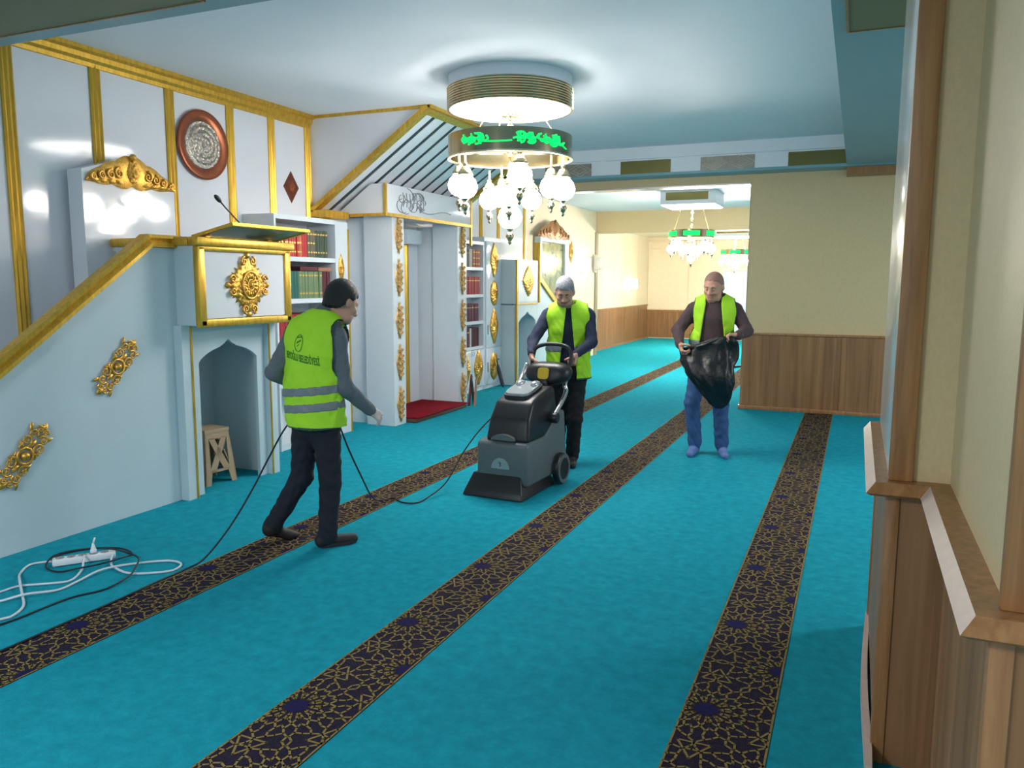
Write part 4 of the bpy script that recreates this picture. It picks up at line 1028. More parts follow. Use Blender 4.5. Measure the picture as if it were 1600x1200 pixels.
def add_head(sd, c, f, u, s=1.0, beard=False):
    c = np.array(c, float); f = nrm(f); u = nrm(np.array(u)-f*(np.array(u)@f)); r = np.cross(f, u)
    P = lambda a, b, d: c+s*(r*a+f*b+u*d)
    ax = (r, f, u)
    sd.ell(P(0, -.012, .028), ax, (.078*s, .098*s, .094*s), 0, .02)
    sd.ell(P(0, .022, -.035), ax, (.064*s, .070*s, .085*s), 0, .03)
    sd.ell(P(0, .058, -.092), ax, (.034*s, .028*s, .022*s), 4 if beard else 0, .03)
    sd.cone(P(-.040, .030, -.088), P(.040, .030, -.088), .026*s, .026*s, 4 if beard else 0, .03)
    sd.cone(P(-.034, .078, .022), P(.034, .078, .022), .014*s, .014*s, 0, .02)          # brow
    sd.cone(P(0, .088, .010), P(0, .112, -.030), .009*s, .014*s, 0, .012)               # nose
    for q in (-1, 1):
        sd.ell(P(q*.015, .098, -.034), ax, (.010*s, .010*s, .008*s), 0, .008)
        sd.ell(P(q*.040, .066, -.030), ax, (.024*s, .022*s, .020*s), 0, .02)            # cheeks
        sd.ell(P(q*.078, -.008, -.008), (nrm(r+.3*q*f), f, u), (.012*s, .022*s, .034*s), 0, .008)  # ears
        sd.ell(P(q*.083, -.004, -.006), (r, f, u), (.008*s, .012*s, .02*s), 0, .004)
    sd.cone(P(-.018, .083, -.063), P(.018, .083, -.063), .0065*s, .0065*s, 5, .010)        # lips
    sd.cone(P(-.015, .081, -.073), P(.015, .081, -.073), .0065*s, .0065*s, 5, .010)
    def sockets(Q):
        d = np.minimum(np.linalg.norm(Q-P(-.030, .098, .000), axis=-1), np.linalg.norm(Q-P(.030, .098, .000), axis=-1)); return .018*s-d
    sd.sub(sockets)
    return P, ax
def face_details(P, s, parent, brow_m):
    for q in (-1, 1):
        e = MB().sphere(P(q*.030, .078, -.002), .0115*s, 12, 8).build('eye', mat('eye_white', srgb(214, 206, 200), .2, noise=(9, .02)), parent, smooth='all')
        MB().sphere(P(q*.030, .0855, -.0085), .0046*s, 10, 6).build('iris', mat('iris_brown', srgb(46, 30, 22), .2, noise=(9, .02)), e, smooth='all')
        MB().tube([P(q*.012, .092, .022), P(q*.026, .093, .027), P(q*.040, .086, .026)], [.004*s, .005*s, .0035*s], 6).build('eyebrow', brow_m, parent, smooth='all')
        MB().sphere(P(q*.030, .0795, .0035), .0122*s, 12, 8).build('eyelid', SKIN, parent, smooth='all')
def add_hand(sd, w_, d, pn, side, curl, s=1.0, mi=0, spread=.1, thumb=(.55, .5)):
    """w_: wrist; d: finger direction; pn: where the palm faces; side*: thumb side = side * d x pn"""
    w_ = np.array(w_, float); d = nrm(d); pn = nrm(np.array(pn)-d*(np.array(pn)@d)); a = np.cross(d, pn)*side
    Q = lambda x, y, z: w_+s*(a*x+d*y+pn*z)
    sd.cone(Q(-.006, -.01, 0), Q(.0, .02, 0), .026*s, .027*s, mi, .02, sq=pn, sf=.7)
    for x in (-.026, -.008, .010, .026): sd.cone(Q(x*.6, .02, 0), Q(x, .082, -.002), .0145*s, .0125*s, mi, .012)
    for x, L in ((-.031, .062), (-.0105, .078), (.0105, .084), (.031, .076)):
        x = -x if False else x
        L = {-.031: .062, -.0105: .078, .0105: .084, .031: .075}[x]
        p = Q(x, .084, -.002); ang = 0; dirx = nrm(d+a*spread*x/.03)
        r0 = .0100*s
        for j, (fr, cu) in enumerate(zip((.46, .30, .24), curl)):
            ang += cu; v = dirx*math.cos(ang)+pn*math.sin(ang); q = p+v*L*fr*s
            sd.cone(p, q, r0*(1-.10*j), r0*(1-.10*(j+1)), mi, .005); p = q
    t0 = Q(.024, .018, .004); v1 = nrm(a*.75+d*.65+pn*thumb[0]); t1 = t0+v1*.042*s; v2 = nrm(a*.15+d*.8+pn*(thumb[0]+thumb[1])); t2 = t1+v2*.034*s; t3 = t2+nrm(d*.75+pn*(thumb[0]+2*thumb[1])-a*.15)*.026*s
    sd.chain([t0, t1, t2, t3], [.016*s, .0125*s, .0115*s, .009*s], mi, .010)
SKIN = mat('skin', srgb(196, 146, 124), .5, noise=(22, .06), spec=.35)
LIPS = mat('lips', srgb(184, 126, 110), .5, noise=(30, .05))
STUB = mat('grey_stubble', srgb(150, 124, 112), .7, noise=(120, .15))
GLOVE = mat('thin_glove', srgb(206, 186, 184), .4, noise=(25, .08))
VEST = mat('hi_vis_yellow', srgb(170, 226, 40), .75, noise=(7, .06), bump=(26, .35))
VESTB = mat('reflective_grey', srgb(118, 126, 130), .5, noise=(30, .06))
VTRIM = mat('green_binding', srgb(42, 76, 62), .7, noise=(30, .06))
GREYS = mat('grey_sweater', srgb(98, 106, 114), .9, noise=(60, .1), bump=(90, .4))
NAVYS = mat('navy_sweater', srgb(32, 40, 66), .9, noise=(60, .12), bump=(90, .4))
BROWNS = mat('brown_fleece', srgb(78, 60, 64), .95, noise=(60, .12), bump=(110, .5))
DENIMD = mat('dark_trousers', srgb(24, 26, 38), .85, noise=(40, .15), bump=(60, .3))
BLACKT = mat('black_trousers', srgb(20, 20, 26), .85, noise=(40, .15), bump=(60, .3))
DENIM = mat('blue_jeans', srgb(50, 82, 130), .85, noise=(14, .25), bump=(90, .3))
SHOE = mat('dark_slipper', srgb(34, 28, 30), .6, noise=(20, .15))
SOCK = mat('blue_overshoe', srgb(96, 122, 176), .6, noise=(20, .12), bump=(40, .5))
BROWNSK = mat('brown_sock', srgb(96, 74, 70), .8, noise=(40, .1))
HAIRB = mat('black_hair', srgb(20, 18, 20), .55, noise=(70, .4), bump=(160, .8))
HAIRG = mat('grey_hair', srgb(148, 148, 155), .6, noise=(60, .35), bump=(160, .8))
HAIRS = mat('shaved_stubble', srgb(146, 110, 98), .7, noise=(160, .2))
def lerp(a, b, t): return np.array(a)+(np.array(b)-np.array(a))*t
def torso(sd, J, F, lw, cw, mi, inc=0.0, k=.05, amp=0):
    """pelvis to shoulders, flattened front to back along F"""
    pel, wa, ch, nk = [np.array(J[q]) for q in ('pel', 'waist', 'chest', 'neck')]
    sd.cone(pel, wa, lw+inc, lw*.97+inc, mi, k, sq=F, sf=.74, amp=amp); sd.cone(wa, ch, lw*.97+inc, cw+inc, mi, k, sq=F, sf=.72, amp=amp)
    sd.cone(ch, lerp(ch, nk, .55), cw+inc, cw*.72+inc, mi, k, sq=F, sf=.70)
    ls, rs = np.array(J['ls']), np.array(J['rs'])
    sd.cone(lerp(ls, nk, .18)-[0, 0, .02], lerp(rs, nk, .18)-[0, 0, .02], .066+inc, .066+inc, mi, k, sq=F, sf=.9)
    sd.cone(lerp(ls, nk, .25), nk, .055+inc, .052+inc, mi, k); sd.cone(lerp(rs, nk, .25), nk, .055+inc, .052+inc, mi, k)
def capd(P, a, b, r):
    a, b = np.array(a), np.array(b); p = P-a; ab = b-a; t = np.clip((p@ab)/(ab@ab), 0, 1); return np.linalg.norm(p-t[..., None]*ab, axis=-1)-r
def hair_obj(name, c, f, u, s, m, parent, thick, line, back, top=0):
    c = np.array(c, float); f = nrm(f); u = nrm(np.array(u)-f*(np.array(u)@f)); r = np.cross(f, u)
    sd = Sdf(); P = lambda a, b, d: c+s*(r*a+f*b+u*d); sd.ks = .010
    sd.ell(P(0, -.014, .030+top*.4), (r, f, u), (.078*s+thick, .098*s+thick, .094*s+thick+top), 0, .01)
    sd.ell(P(0, -.020, -.01), (r, f, u), (.074*s+thick, .086*s+thick, .088*s), 0, .02)
    sd.cone(P(-.035, -.052, -.05), P(.035, -.052, -.05), .042*s+thick*.4, .042*s+thick*.4, 0, .03)
    pl = P(0, .074, line); nl = nrm(u*.72-f*.69)      # front hairline
    def cut(Q):
        q = Q-c; qr, qf, qu = q@r/s, q@f/s, q@u/s
        nz = .005*np.sin(qr*210+qf*90)*np.sin(qu*170+qf*160)
        d1 = -((Q-pl)@nl)+.10*np.abs(qr)-.004
        d2 = (back+np.clip(qf+.045, 0, .03)*1.5+np.clip(qf-.035, 0, 1)*6.0*np.clip((np.abs(qr)-.035)/.03, 0, 1))-qu                # nape, temples
        return np.maximum(d1, d2)+nz
    sd.sub(cut)
    ears = [P(q_*.084, .004, -.012) for q_ in (-1, 1)]
    sd.sub(lambda Q: .030*s-np.minimum(np.linalg.norm(Q-ears[0], axis=-1), np.linalg.norm(Q-ears[1], axis=-1)))
    return sdf_obj(name, sd, [m], parent, .0038)
def vest_obj(parent, J, F, lw, cw, hem, front_gap=None, inc=.028, bands=(), arm_r=.088, elb=('le', 're'), flare=.03, neck_r=.078, side_v=None):
    F = nrm(F); Z = np.array([0, 0, 1.]); R_ = np.cross(F, Z)
    def base():
        sd = Sdf(); torso(sd, J, F, lw, cw, 0, inc, .06, amp=.004)
        pel = np.array(J['pel']); b = pel.copy(); b[2] = hem-.02
        sd.cone(b, J['waist'], lw+inc+flare, lw*.98+inc, 0, .05, sq=F, sf=.80, amp=.005); return sd
    def cuts(sd):
        sd.sub(lambda P: hem+.012*np.sin(P[..., 0]*9)-P[..., 2])
        for sh, el in (('ls', elb[0]), ('rs', elb[1])):
            a = np.array(J[sh]); dirc = nrm(np.array(J[el])-a); out = nrm((a-np.array(J['neck']))*[1, 1, 0])
            p0 = a+out*.035+[0, 0, .03]; p1 = a+out*.055-Z*.15
            sd.sub(lambda P, p0=p0, p1=p1: -capd(P, p0, p1, arm_r)); sd.sub(lambda P, a=a, out=out: (P-(a+out*.04))@out*1.0)
        nk = np.array(J['neck'])
        sd.sub(lambda P: -capd(P, nk-Z*.01, nk+Z*.2+F*.06, neck_r))
        if front_gap is not None:
            g0, g1, zt, zb = front_gap; ch = np.array(J['chest'])
            def fg(P):
                q = P-ch; t = np.clip((P[..., 2]-zb)/(zt-zb), 0, 1); w_ = g1+(g0-g1)*t
                return np.where(q@F > 0, w_-np.abs(q@R_-(side_v or 0)), -1.0)
            sd.sub(fg)
    sd = base(); cuts(sd); v = sdf_obj('vest', sd, [VEST], parent, .0065)
    for z0, z1, sl in bands:
        sd = base(); cuts(sd); pz = np.array(J['pel'])
        sd.sub(lambda P, z0=z0, z1=z1, sl=sl: np.maximum(z0+(P-pz)@R_*sl-P[..., 2], P[..., 2]-z1-(P-pz)@R_*sl)); sdf_obj('reflective_band', sd, [VESTB], v, .0065, .0035)
    # bound edges round the armholes
    sd = base(); nk = np.array(J['neck'])
    cuts(sd)
    rims = []
    for sh in ('ls', 'rs'):
        a = np.array(J[sh]); out = nrm((a-np.array(J['neck']))*[1, 1, 0]); rims.append((a+out*.035+[0, 0, .03], a+out*.055-Z*.15))
    sd.sub(lambda P: np.minimum(np.minimum(capd(P, *rims[0], arm_r+.010), capd(P, *rims[1], arm_r+.010)), np.abs(P[..., 2]-hem)-.010))
    sdf_obj('binding', sd, [VTRIM], v, .0065, .002)['kind'] = 'stuff'
    return v
def arm(sd, sh, el, wr, mi, r=(.058, .047, .042, .032), amp=.003):
    sd.cone(sh, el, r[0], r[1], mi, .035, amp=amp); sd.cone(el, wr, r[1], r[3], mi, .02, amp=amp)
def leg(sd, hp, kn, an, mi, r=(.088, .062, .048), amp=.004):
    sd.cone(hp, kn, r[0], r[1], mi, .04, amp=amp); sd.cone(kn, an, r[1]*.98, r[2], mi, .02, amp=amp)
def shoe(sd, heel, toe, an, mi, w_=.042):
    sd.cone(np.array(heel)+[0, 0, w_*.9], np.array(toe)+[0, 0, w_*.62], w_*.9, w_*.72, mi, .02); sd.cone(an, np.array(heel)+[0, 0, w_*1.2], .04, .036, mi, .03)

# ---------------------------------------------------------------- worker in grey sweater, seen from behind
J = dict(head=(-2.875, 4.050, 1.515), neck=(-2.951, 3.968, 1.408), ls=(-3.150, 3.935, 1.322), rs=(-2.862, 3.965, 1.306), le=(-3.235, 3.84, 1.098), lw=(-3.16, 4.05, 0.965), re=(-2.825, 3.975, 1.016), rw=(-2.768, 4.165, 0.852),
         pel=(-3.01, 3.945, 0.86), lh=(-3.085, 3.95, 0.82), rh=(-2.945, 3.95, 0.82), lk=(-3.143, 3.96, 0.43), la=(-3.300, 3.87, 0.135), rk=(-2.930, 3.962, 0.43), ra=(-2.955, 3.956, 0.075), waist=(-3.025, 3.935, 1.02), chest=(-3.005, 3.945, 1.235))
F1 = nrm((-.607*.75+.795*.62, .795*.75+.607*.62, 0)); Z3 = np.array([0, 0, 1.])
p1 = empty('person', (-3.0, 3.95, 0), 'person in a grey sweater and yellow-green vest with printed back, walking away', 'person')
sd = Sdf(); torso(sd, J, F1, .148, .158, 1, 0, .05)
arm(sd, J['ls'], J['le'], J['lw'], 1, (.060, .05, .045, .036)); arm(sd, J['rs'], J['re'], J['rw'], 1, (.060, .052, .045, .038))
sd.cone(J['neck'], lerp(J['neck'], J['head'], .6), .054, .050, 0, .03)
sd.cone(np.array(J['neck'])-Z3*.005, np.array(J['neck'])+Z3*.050+F1*.022, .070, .062, 1, .015)     # collar
sd.cone(np.array(J['pel'])+Z3*.04, np.array(J['pel'])-Z3*.04, .145, .14, 2, .04, sq=F1, sf=.8)
leg(sd, J['lh'], J['lk'], J['la'], 2, (.092, .068, .055)); leg(sd, J['rh'], J['rk'], np.array(J['ra'])+Z3*.02, 2, (.092, .068, .058))
shoe(sd, (-2.985, 3.935, 0), (-2.865, 4.095, 0), J['ra'], 3, .045)
sd.cone((-3.318, 3.85, .10), (-3.275, 3.965, .035), .042, .032, 3, .03); sd.cone((-3.275, 3.965, .035), (-3.245, 4.0, .026), .032, .024, 3, .02)
sd.cone(J['la'], (-3.318, 3.85, .10), .042, .040, 3, .03)
hf1 = nrm(F1*.8+np.array([.795, .607, 0])*.55-Z3*.55); hu1 = nrm(Z3+F1*.5)
Ph, ax_ = add_head(sd, J['head'], hf1, hu1, .99)
hd_ = nrm((.045, .09, -.075)); add_hand(sd, J['rw'], hd_, np.array([-.795, -.607, -.1])*.9+np.array([-.6, .79, 0])*.5, 1, (.55, .6, .4), 1.0, 6)
add_hand(sd, J['lw'], (.3, .6, -.3), (.6, -.2, -.5), -1, (.6, .7, .4), .98, 6)
bod1 = sdf_obj('body', sd, [SKIN, GREYS, DENIMD, SHOE, STUB, LIPS, GLOVE], p1)
face_details(Ph, .99, bod1, HAIRB)
hair_obj('hair', J['head'], hf1, hu1, .99, HAIRB, p1, .013, .060, -.060, .012)
MB().tube([(-2.992+.02*math.cos(a)-.0, 3.935, 0) for a in (0,)]+[(-2.9, 4.05, .07)], .001, 4) if False else None
# open slipper: sole and strap as parts
so = MB(); ctr = [(-2.992, 3.925), (-2.96, 3.967), (-2.925, 4.015), (-2.89, 4.062), (-2.858, 4.103)]; wd = [.030, .038, .038, .044, .026]; dv = nrm((.13, .17, 0)); lt = np.array([dv[1], -dv[0], 0])
out = [(c[0]+lt[0]*w_, c[1]+lt[1]*w_) for c, w_ in zip(ctr, wd)]+[(c[0]-lt[0]*w_, c[1]-lt[1]*w_) for c, w_ in list(zip(ctr, wd))[::-1]]
so.prism(out, lambda u, v, d: (u, v, d), .004, .026).build('slipper_sole', SHOE, p1)
# vest
v1 = vest_obj(p1, J, F1, .150, .160, .775, None, .026, ((.965, 1.020, .10), (.865, .920, .10)), .082, flare=.022)
# print on the back: emblem and a line of capitals, laid onto the cloth by ray casting
dg = bpy.context.evaluated_depsgraph_get(); dg.update()
def cloth_bvh(ob):
    me = ob.data; o = ORG[ob.name]
    return BVHTree.FromPolygons([v.co+o for v in me.vertices], [p.vertices[:] for p in me.polygons])
bv = cloth_bvh(v1)
VPRINT = mat('dark_green_print', srgb(66, 120, 40), .8, noise=(60, .2))
def on_back(verts2, faces, cx, cz, name, parent):
    """verts2: (u, v) metres across the back; cast towards F1"""
    Rg = np.cross(F1, Z3); vs = []
    for u, v in verts2:
        o_ = np.array(J['chest'])+Rg*(u+cx)-F1*.6; o_[2] = cz+v
        hit = bv.ray_cast(Vector(o_), Vector(F1)); p_ = hit[0] if hit[0] is not None else Vector(o_+F1*.48)
        vs.append(tuple(p_-Vector(F1)*.003))
    MB().add(vs, faces).build(name, VPRINT, parent, fix=False)
def text_mesh(t, size):
    cu = bpy.data.curves.new('t', 'FONT'); cu.body = t; cu.size = size; cu.align_x = 'CENTER'; cu.offset = .0012; cu.resolution_u = 2
    ob = bpy.data.objects.new('t', cu); col.objects.link(ob); dg_ = bpy.context.evaluated_depsgraph_get(); dg_.update()
    me = bpy.data.meshes.new_from_object(ob.evaluated_get(dg_)); r_ = [(v.co.x, v.co.y) for v in me.vertices], [tuple(p.vertices) for p in me.polygons]
    bpy.data.objects.remove(ob); bpy.data.curves.remove(cu); bpy.data.meshes.remove(me); return r_
try:
    tv, tf = text_mesh('BEYO\u011eLU BELED\u0130YES\u0130', .05)
    xs_ = [p[0] for p in tv]; wt = max(xs_)-min(xs_); on_back([(x*.235/wt, y*1.2-.18*x*.235/wt) for x, y in tv], tf, .006, 1.176, 'back_lettering', v1)
except Exception as ex: print('text', ex)
ev = []; ef = []
def epoly(pts): o_ = len(ev); ev.extend(pts); ef.append(tuple(range(o_, o_+len(pts))))
for i in range(20):
    a, b = 2*PI*i/20, 2*PI*(i+1)/20
    epoly([(.030*math.cos(a), .052*math.sin(a)), (.030*math.cos(b), .052*math.sin(b)), (.026*math.cos(b), .047*math.sin(b)), (.026*math.cos(a), .047*math.sin(a))])
epoly([(-.016, -.004), (.014, .012), (.016, .022), (-.010, .010)]); epoly([(-.012, -.022), (.006, -.010), (.008, -.004), (-.006, -.012)]); epoly([(-.02, .030), (.018, .034), (.014, .040), (-.014, .038)])
on_back(ev, ef, -.005, 1.285, 'back_emblem', v1)

# ---------------------------------------------------------------- grey-haired worker behind the machine
J = dict(head=(-2.350, 6.60, 1.562), neck=(-2.350, 6.70, 1.418), rs=(-2.525, 6.650, 1.350), ls=(-2.180, 6.765, 1.355), re=(-2.605, 6.50, 1.135), rw=(-2.555, 6.345, 1.035), le=(-2.115, 6.66, 1.125), lw=(-2.175, 6.425, 1.040),
         pel=(-2.350, 6.725, 0.86), rh=(-2.425, 6.705, 0.82), lh=(-2.278, 6.750, 0.82), rk=(-2.425, 6.70, 0.43), ra=(-2.47, 6.80, 0.07), lk=(-2.272, 6.69, 0.43), la=(-2.305, 6.735, 0.075), waist=(-2.352, 6.72, 1.03), chest=(-2.352, 6.715, 1.25))
F2 = nrm((.321, -.947, 0))
p2 = empty('person', (-2.35, 6.72, 0), 'grey-haired person in navy sweater and open vest pushing the cleaning machine', 'person')
sd = Sdf(); torso(sd, J, F2, .150, .160, 1, 0, .05)
arm(sd, J['ls'], J['le'], J['lw'], 1, (.060, .050, .044, .036)); arm(sd, J['rs'], J['re'], J['rw'], 1, (.060, .050, .044, .036))
sd.cone(J['neck'], lerp(J['neck'], J['head'], .7), .056, .052, 0, .03); sd.cone(np.array(J['neck'])-Z3*.01, np.array(J['neck'])+Z3*.012, .068, .064, 1, .02)
sd.cone(np.array(J['pel'])+Z3*.04, np.array(J['pel'])-Z3*.04, .148, .142, 2, .04, sq=F2, sf=.8)
leg(sd, J['lh'], J['lk'], np.array(J['la'])+Z3*.02, 2, (.092, .070, .062)); leg(sd, J['rh'], J['rk'], np.array(J['ra'])+Z3*.02, 2, (.092, .070, .062))
shoe(sd, np.array(J['la'])*[1, 1, 0]-F2*.04, np.array(J['la'])*[1, 1, 0]+F2*.16, J['la'], 3, .045); shoe(sd, np.array(J['ra'])*[1, 1, 0]-F2*.04, np.array(J['ra'])*[1, 1, 0]+F2*.16, J['ra'], 3, .045)
hf2 = nrm(F2-Z3*.55+np.array([-.947, -.321, 0])*.05); hu2 = nrm(Z3+F2*.5)
Ph, ax_ = add_head(sd, J['head'], hf2, hu2, 1.0, True)
add_hand(sd, J['rw'], (.05, -.05, -.9), (.9, .1, .0), 1, (1.2, 1.3, .9), 1.05, 0); add_hand(sd, J['lw'], (-.1, -.25, -.8), (-.9, -.25, .0), -1, (1.2, 1.3, .9), 1.05, 0)
bod2 = sdf_obj('body', sd, [SKIN, NAVYS, BLACKT, SHOE, STUB, LIPS], p2)
face_details(Ph, 1.0, bod2, HAIRB)
hair_obj('hair', J['head'], hf2, hu2, 1.0, HAIRG, p2, .007, .058, -.05, .008)
MB().tube([Ph(-.026, .093, -.058), Ph(0, .102, -.050), Ph(.026, .093, -.058)], [.003, .0045, .003], 6).build('moustache', mat('dark_moustache', srgb(120, 98, 90), .7, noise=(60, .2)), p2, smooth='all')
v2 = vest_obj(p2, J, F2, .152, .162, .800, (.022, .080, 1.40, .85), .026, ((1.035, 1.090, 0),), .086, flare=.03)
bv2 = cloth_bvh(v2)
def on_front(verts2, faces, Jc, F, name, m, parent, bv_, th=.006):
    Rg = np.cross(F, Z3); vs = []; n_ = len(verts2)
    for lay in (0, 1):
        for u, v in verts2:
            o_ = np.array(Jc)+Rg*u+F*.6; o_[2] = v
            h_ = bv_.ray_cast(Vector(o_), -Vector(F)); p_ = h_[0] if h_[0] is not None else Vector(o_-F*.45)
            vs.append(tuple(p_+Vector(F)*(th if lay == 0 else -.004)))
    fs = [tuple(f_) for f_ in faces]+[tuple(i_+n_ for i_ in f_[::-1]) for f_ in faces]
    MB().add(vs, fs).build(name, m, parent, fix=False, smooth=False)
def grid2(u0, u1, v0, v1, nu=5, nv=4):
    vs = [(u0+(u1-u0)*i/nu, v0+(v1-v0)*j/nv) for j in range(nv+1) for i in range(nu+1)]
    return vs, [(j*(nu+1)+i, j*(nu+1)+i+1, (j+1)*(nu+1)+i+1, (j+1)*(nu+1)+i) for j in range(nv) for i in range(nu)]
VEST2 = mat('hi_vis_flap', srgb(160, 216, 36), .75, noise=(7, .06))
for s_ in (-1, 1):
    g_ = grid2(s_*.055, s_*.15, 1.20, 1.245); on_front(*g_, J['chest'], F2, 'pocket_flap', VEST2, v2, bv2, .012)
    g_ = grid2(s_*.058, s_*.147, 1.10, 1.205); on_front(*g_, J['chest'], F2, 'pocket', VEST, v2, bv2, .007)
    g_ = grid2(s_*.085, s_*.16, .86, .98); on_front(*g_, J['chest'], F2, 'pocket', VEST, v2, bv2, .007)
# ---------------------------------------------------------------- worker with the bin bag
J = dict(head=(-1.235, 7.59, 1.612), neck=(-1.228, 7.655, 1.478), rs=(-1.420, 7.63, 1.392), ls=(-1.040, 7.696, 1.392), re=(-1.548, 7.565, 1.200), rw=(-1.492, 7.39, 1.075), le=(-0.930, 7.66, 1.205), lw=(-0.975, 7.42, 1.172),
         pel=(-1.255, 7.66, 0.945), rh=(-1.340, 7.645, 0.90), lh=(-1.175, 7.672, 0.90), rk=(-1.400, 7.60, 0.50), ra=(-1.372, 7.66, 0.10), lk=(-1.140, 7.65, 0.49), la=(-1.125, 7.70, 0.10), waist=(-1.245, 7.66, 1.12), chest=(-1.235, 7.66, 1.325))
F3 = nrm((.10, -.99, 0)); R3 = np.array([-.987, -.163, 0])
p3 = empty('person', (-1.25, 7.65, 0), 'person with shaved head in a brown fleece and jeans holding a black bag', 'person')
sd = Sdf(); torso(sd, J, F3, .162, .172, 1, 0, .05)
arm(sd, J['ls'], J['le'], J['lw'], 1, (.068, .058, .05, .042)); arm(sd, J['rs'], J['re'], J['rw'], 1, (.068, .058, .05, .042))
sd.cone(J['neck'], lerp(J['neck'], J['head'], .7), .062, .058, 0, .03); sd.cone(np.array(J['neck'])-Z3*.015, np.array(J['neck'])+Z3*.050-F3*.008, .082, .078, 1, .02)
sd.cone(np.array(J['pel'])+Z3*.04, np.array(J['pel'])-Z3*.04, .155, .148, 2, .04, sq=F3, sf=.8)
leg(sd, J['lh'], J['lk'], np.array(J['la'])+Z3*.01, 2, (.096, .074, .066)); leg(sd, J['rh'], J['rk'], np.array(J['ra'])+Z3*.01, 2, (.096, .074, .066))
fr3 = nrm(F3+R3*.18); fl3 = nrm(F3-R3*.25)
shoe(sd, np.array(J['ra'])*[1, 1, 0]-F3*.05, np.array(J['ra'])*[1, 1, 0]+fr3*.175, J['ra'], 3, .05); shoe(sd, np.array(J['la'])*[1, 1, 0]-F3*.05, np.array(J['la'])*[1, 1, 0]+fl3*.175, J['la'], 3, .05)
hf3 = nrm(F3-Z3*.36+R3*.30); hu3 = nrm(Z3+F3*.3)
Ph, ax_ = add_head(sd, J['head'], hf3, hu3, 1.06, False)
add_hand(sd, J['rw'], (.35, -.4, -.6), (.7, .2, .2), 1, (.8, .9, .6), 1.05, 0); add_hand(sd, J['lw'], (-.8, -.45, .05), (.1, -.2, -.9), -1, (.8, .9, .6), 1.05, 0)
bod3 = sdf_obj('body', sd, [SKIN, BROWNS, DENIM, SOCK, STUB, LIPS], p3)
face_details(Ph, 1.06, bod3, HAIRS)
hair_obj('hair', J['head'], hf3, hu3, 1.06, HAIRS, p3, .004, .078, -.04)
v3 = vest_obj(p3, J, F3, .164, .174, .92, (.070, .125, 1.45, 1.0), .026, ((1.06, 1.115, 0),), .094, flare=.03, neck_r=.092)
# ---- black bag: crumpled sack hanging from both hands
lev = [(1.165, -1.115, .07, .03), (1.14, -1.14, .13, .05), (1.10, -1.21, .225, .07), (1.02, -1.245, .24, .085), (.93, -1.24, .235, .10), (.82, -1.20, .205, .11), (.72, -1.165, .165, .105), (.62, -1.135, .125, .09), (.54, -1.12, .085, .065), (.50, -1.115, .03, .03)]
mb = MB(); NT = 56; NL = 46; vs = []
for i in range(NL):
    t = i/(NL-1)*(len(lev)-1); a = min(int(t), len(lev)-2); q = t-a; q = q*q*(3-2*q)
    z, cx, rx, ry = [lev[a][j]+(lev[a+1][j]-lev[a][j])*q for j in range(4)]
    for k in range(NT):
        th = 2*PI*k/NT
        n_ = 1+.09*math.sin(5*th+z*7)+.08*math.sin(9*th-z*13+1)+.05*math.sin(15*th+z*19)
        sag = .05*math.sin(th*1.0+.6)*(z-.5)/.7
        vs.append((cx+rx*n_*math.cos(th), 7.385+.03*math.sin(z*14)+ry*n_*math.sin(th), z+(.10*max(0, (rx*math.cos(th)-.02)) if z > 1.0 else 0)-(.25*max(0, -(rx*math.cos(th)))*(1 if z > 1.05 else 0))))
mb.add(vs, [(i*NT+k, i*NT+(k+1) % NT, (i+1)*NT+(k+1) % NT, (i+1)*NT+k) for i in range(NL-1) for k in range(NT)]+[tuple(range(NT)), tuple(range((NL-1)*NT, NL*NT))])
bag = mb.build('rubbish_bag', mat('black_film', srgb(17, 17, 21), .42, noise=(9, .2), bump=(22, .75)), None, smooth='all'); tag(bag, 'crumpled black plastic rubbish bag held in both hands', 'bag')
# ================================================================== CABLES, STRIP AND SMALL THINGS
def cable(name, pts, r, m, label, cat='cable'):
    o = MB().tube(smooth_path(pts, 6), r, 8).build(name, m, None, smooth='all'); tag(o, label, cat); return o
WCAB = mat('white_cable', srgb(206, 212, 220), .45, noise=(9, .03)); BCAB = mat('black_cable', srgb(22, 26, 36), .5, noise=(9, .05))
cable('power_cable', [(-4.225, 3.045, .02), (-4.30, 3.04, .008), (-4.33, 2.97, .008), (-4.25, 2.86, .008), (-4.107, 2.758, .026), (-3.95, 2.66, .010), (-3.80, 2.56, .009), (-3.739, 2.463, .008), (-3.752, 2.408, .008), (-3.85, 2.20, .008), (-4.0, 1.7, .008), (-4.1, 0.9, .008)], .0065, WCAB, 'white cable curling from the left end of the power strip')
cable('power_cable', [(-4.075, 3.13, .052), (-4.02, 3.08, .035), (-3.975, 3.03, .010), (-3.898, 2.901, .008), (-3.967, 2.819, .009), (-4.075, 2.732, .009), (-4.091, 2.637, .008), (-4.128, 2.526, .008), (-4.22, 2.3, .008), (-4.3, 1.6, .008), (-4.3, 0.9, .008)], .0062, WCAB, 'white cable plugged into the middle of the power strip')
cable('power_cable', [(-3.985, 3.245, .030), (-3.93, 3.19, .012), (-3.857, 3.147, .008), (-3.682, 3.114, .008), (-3.524, 3.216, .008), (-3.51, 3.29, .008), (-3.556, 3.35, .008), (-3.654, 3.352, .008), (-3.784, 3.24, .010), (-3.855, 3.07, .020), (-3.845, 2.90, .010), (-3.829, 2.772, .012), (-3.894, 2.639, .027), (-3.966, 2.552, .010), (-4.05, 2.40, .008), (-4.16, 2.0, .008), (-4.2, 1.4, .008), (-4.2, 0.9, .008)], .0065, WCAB, 'white cable looping out to the right of the power strip')
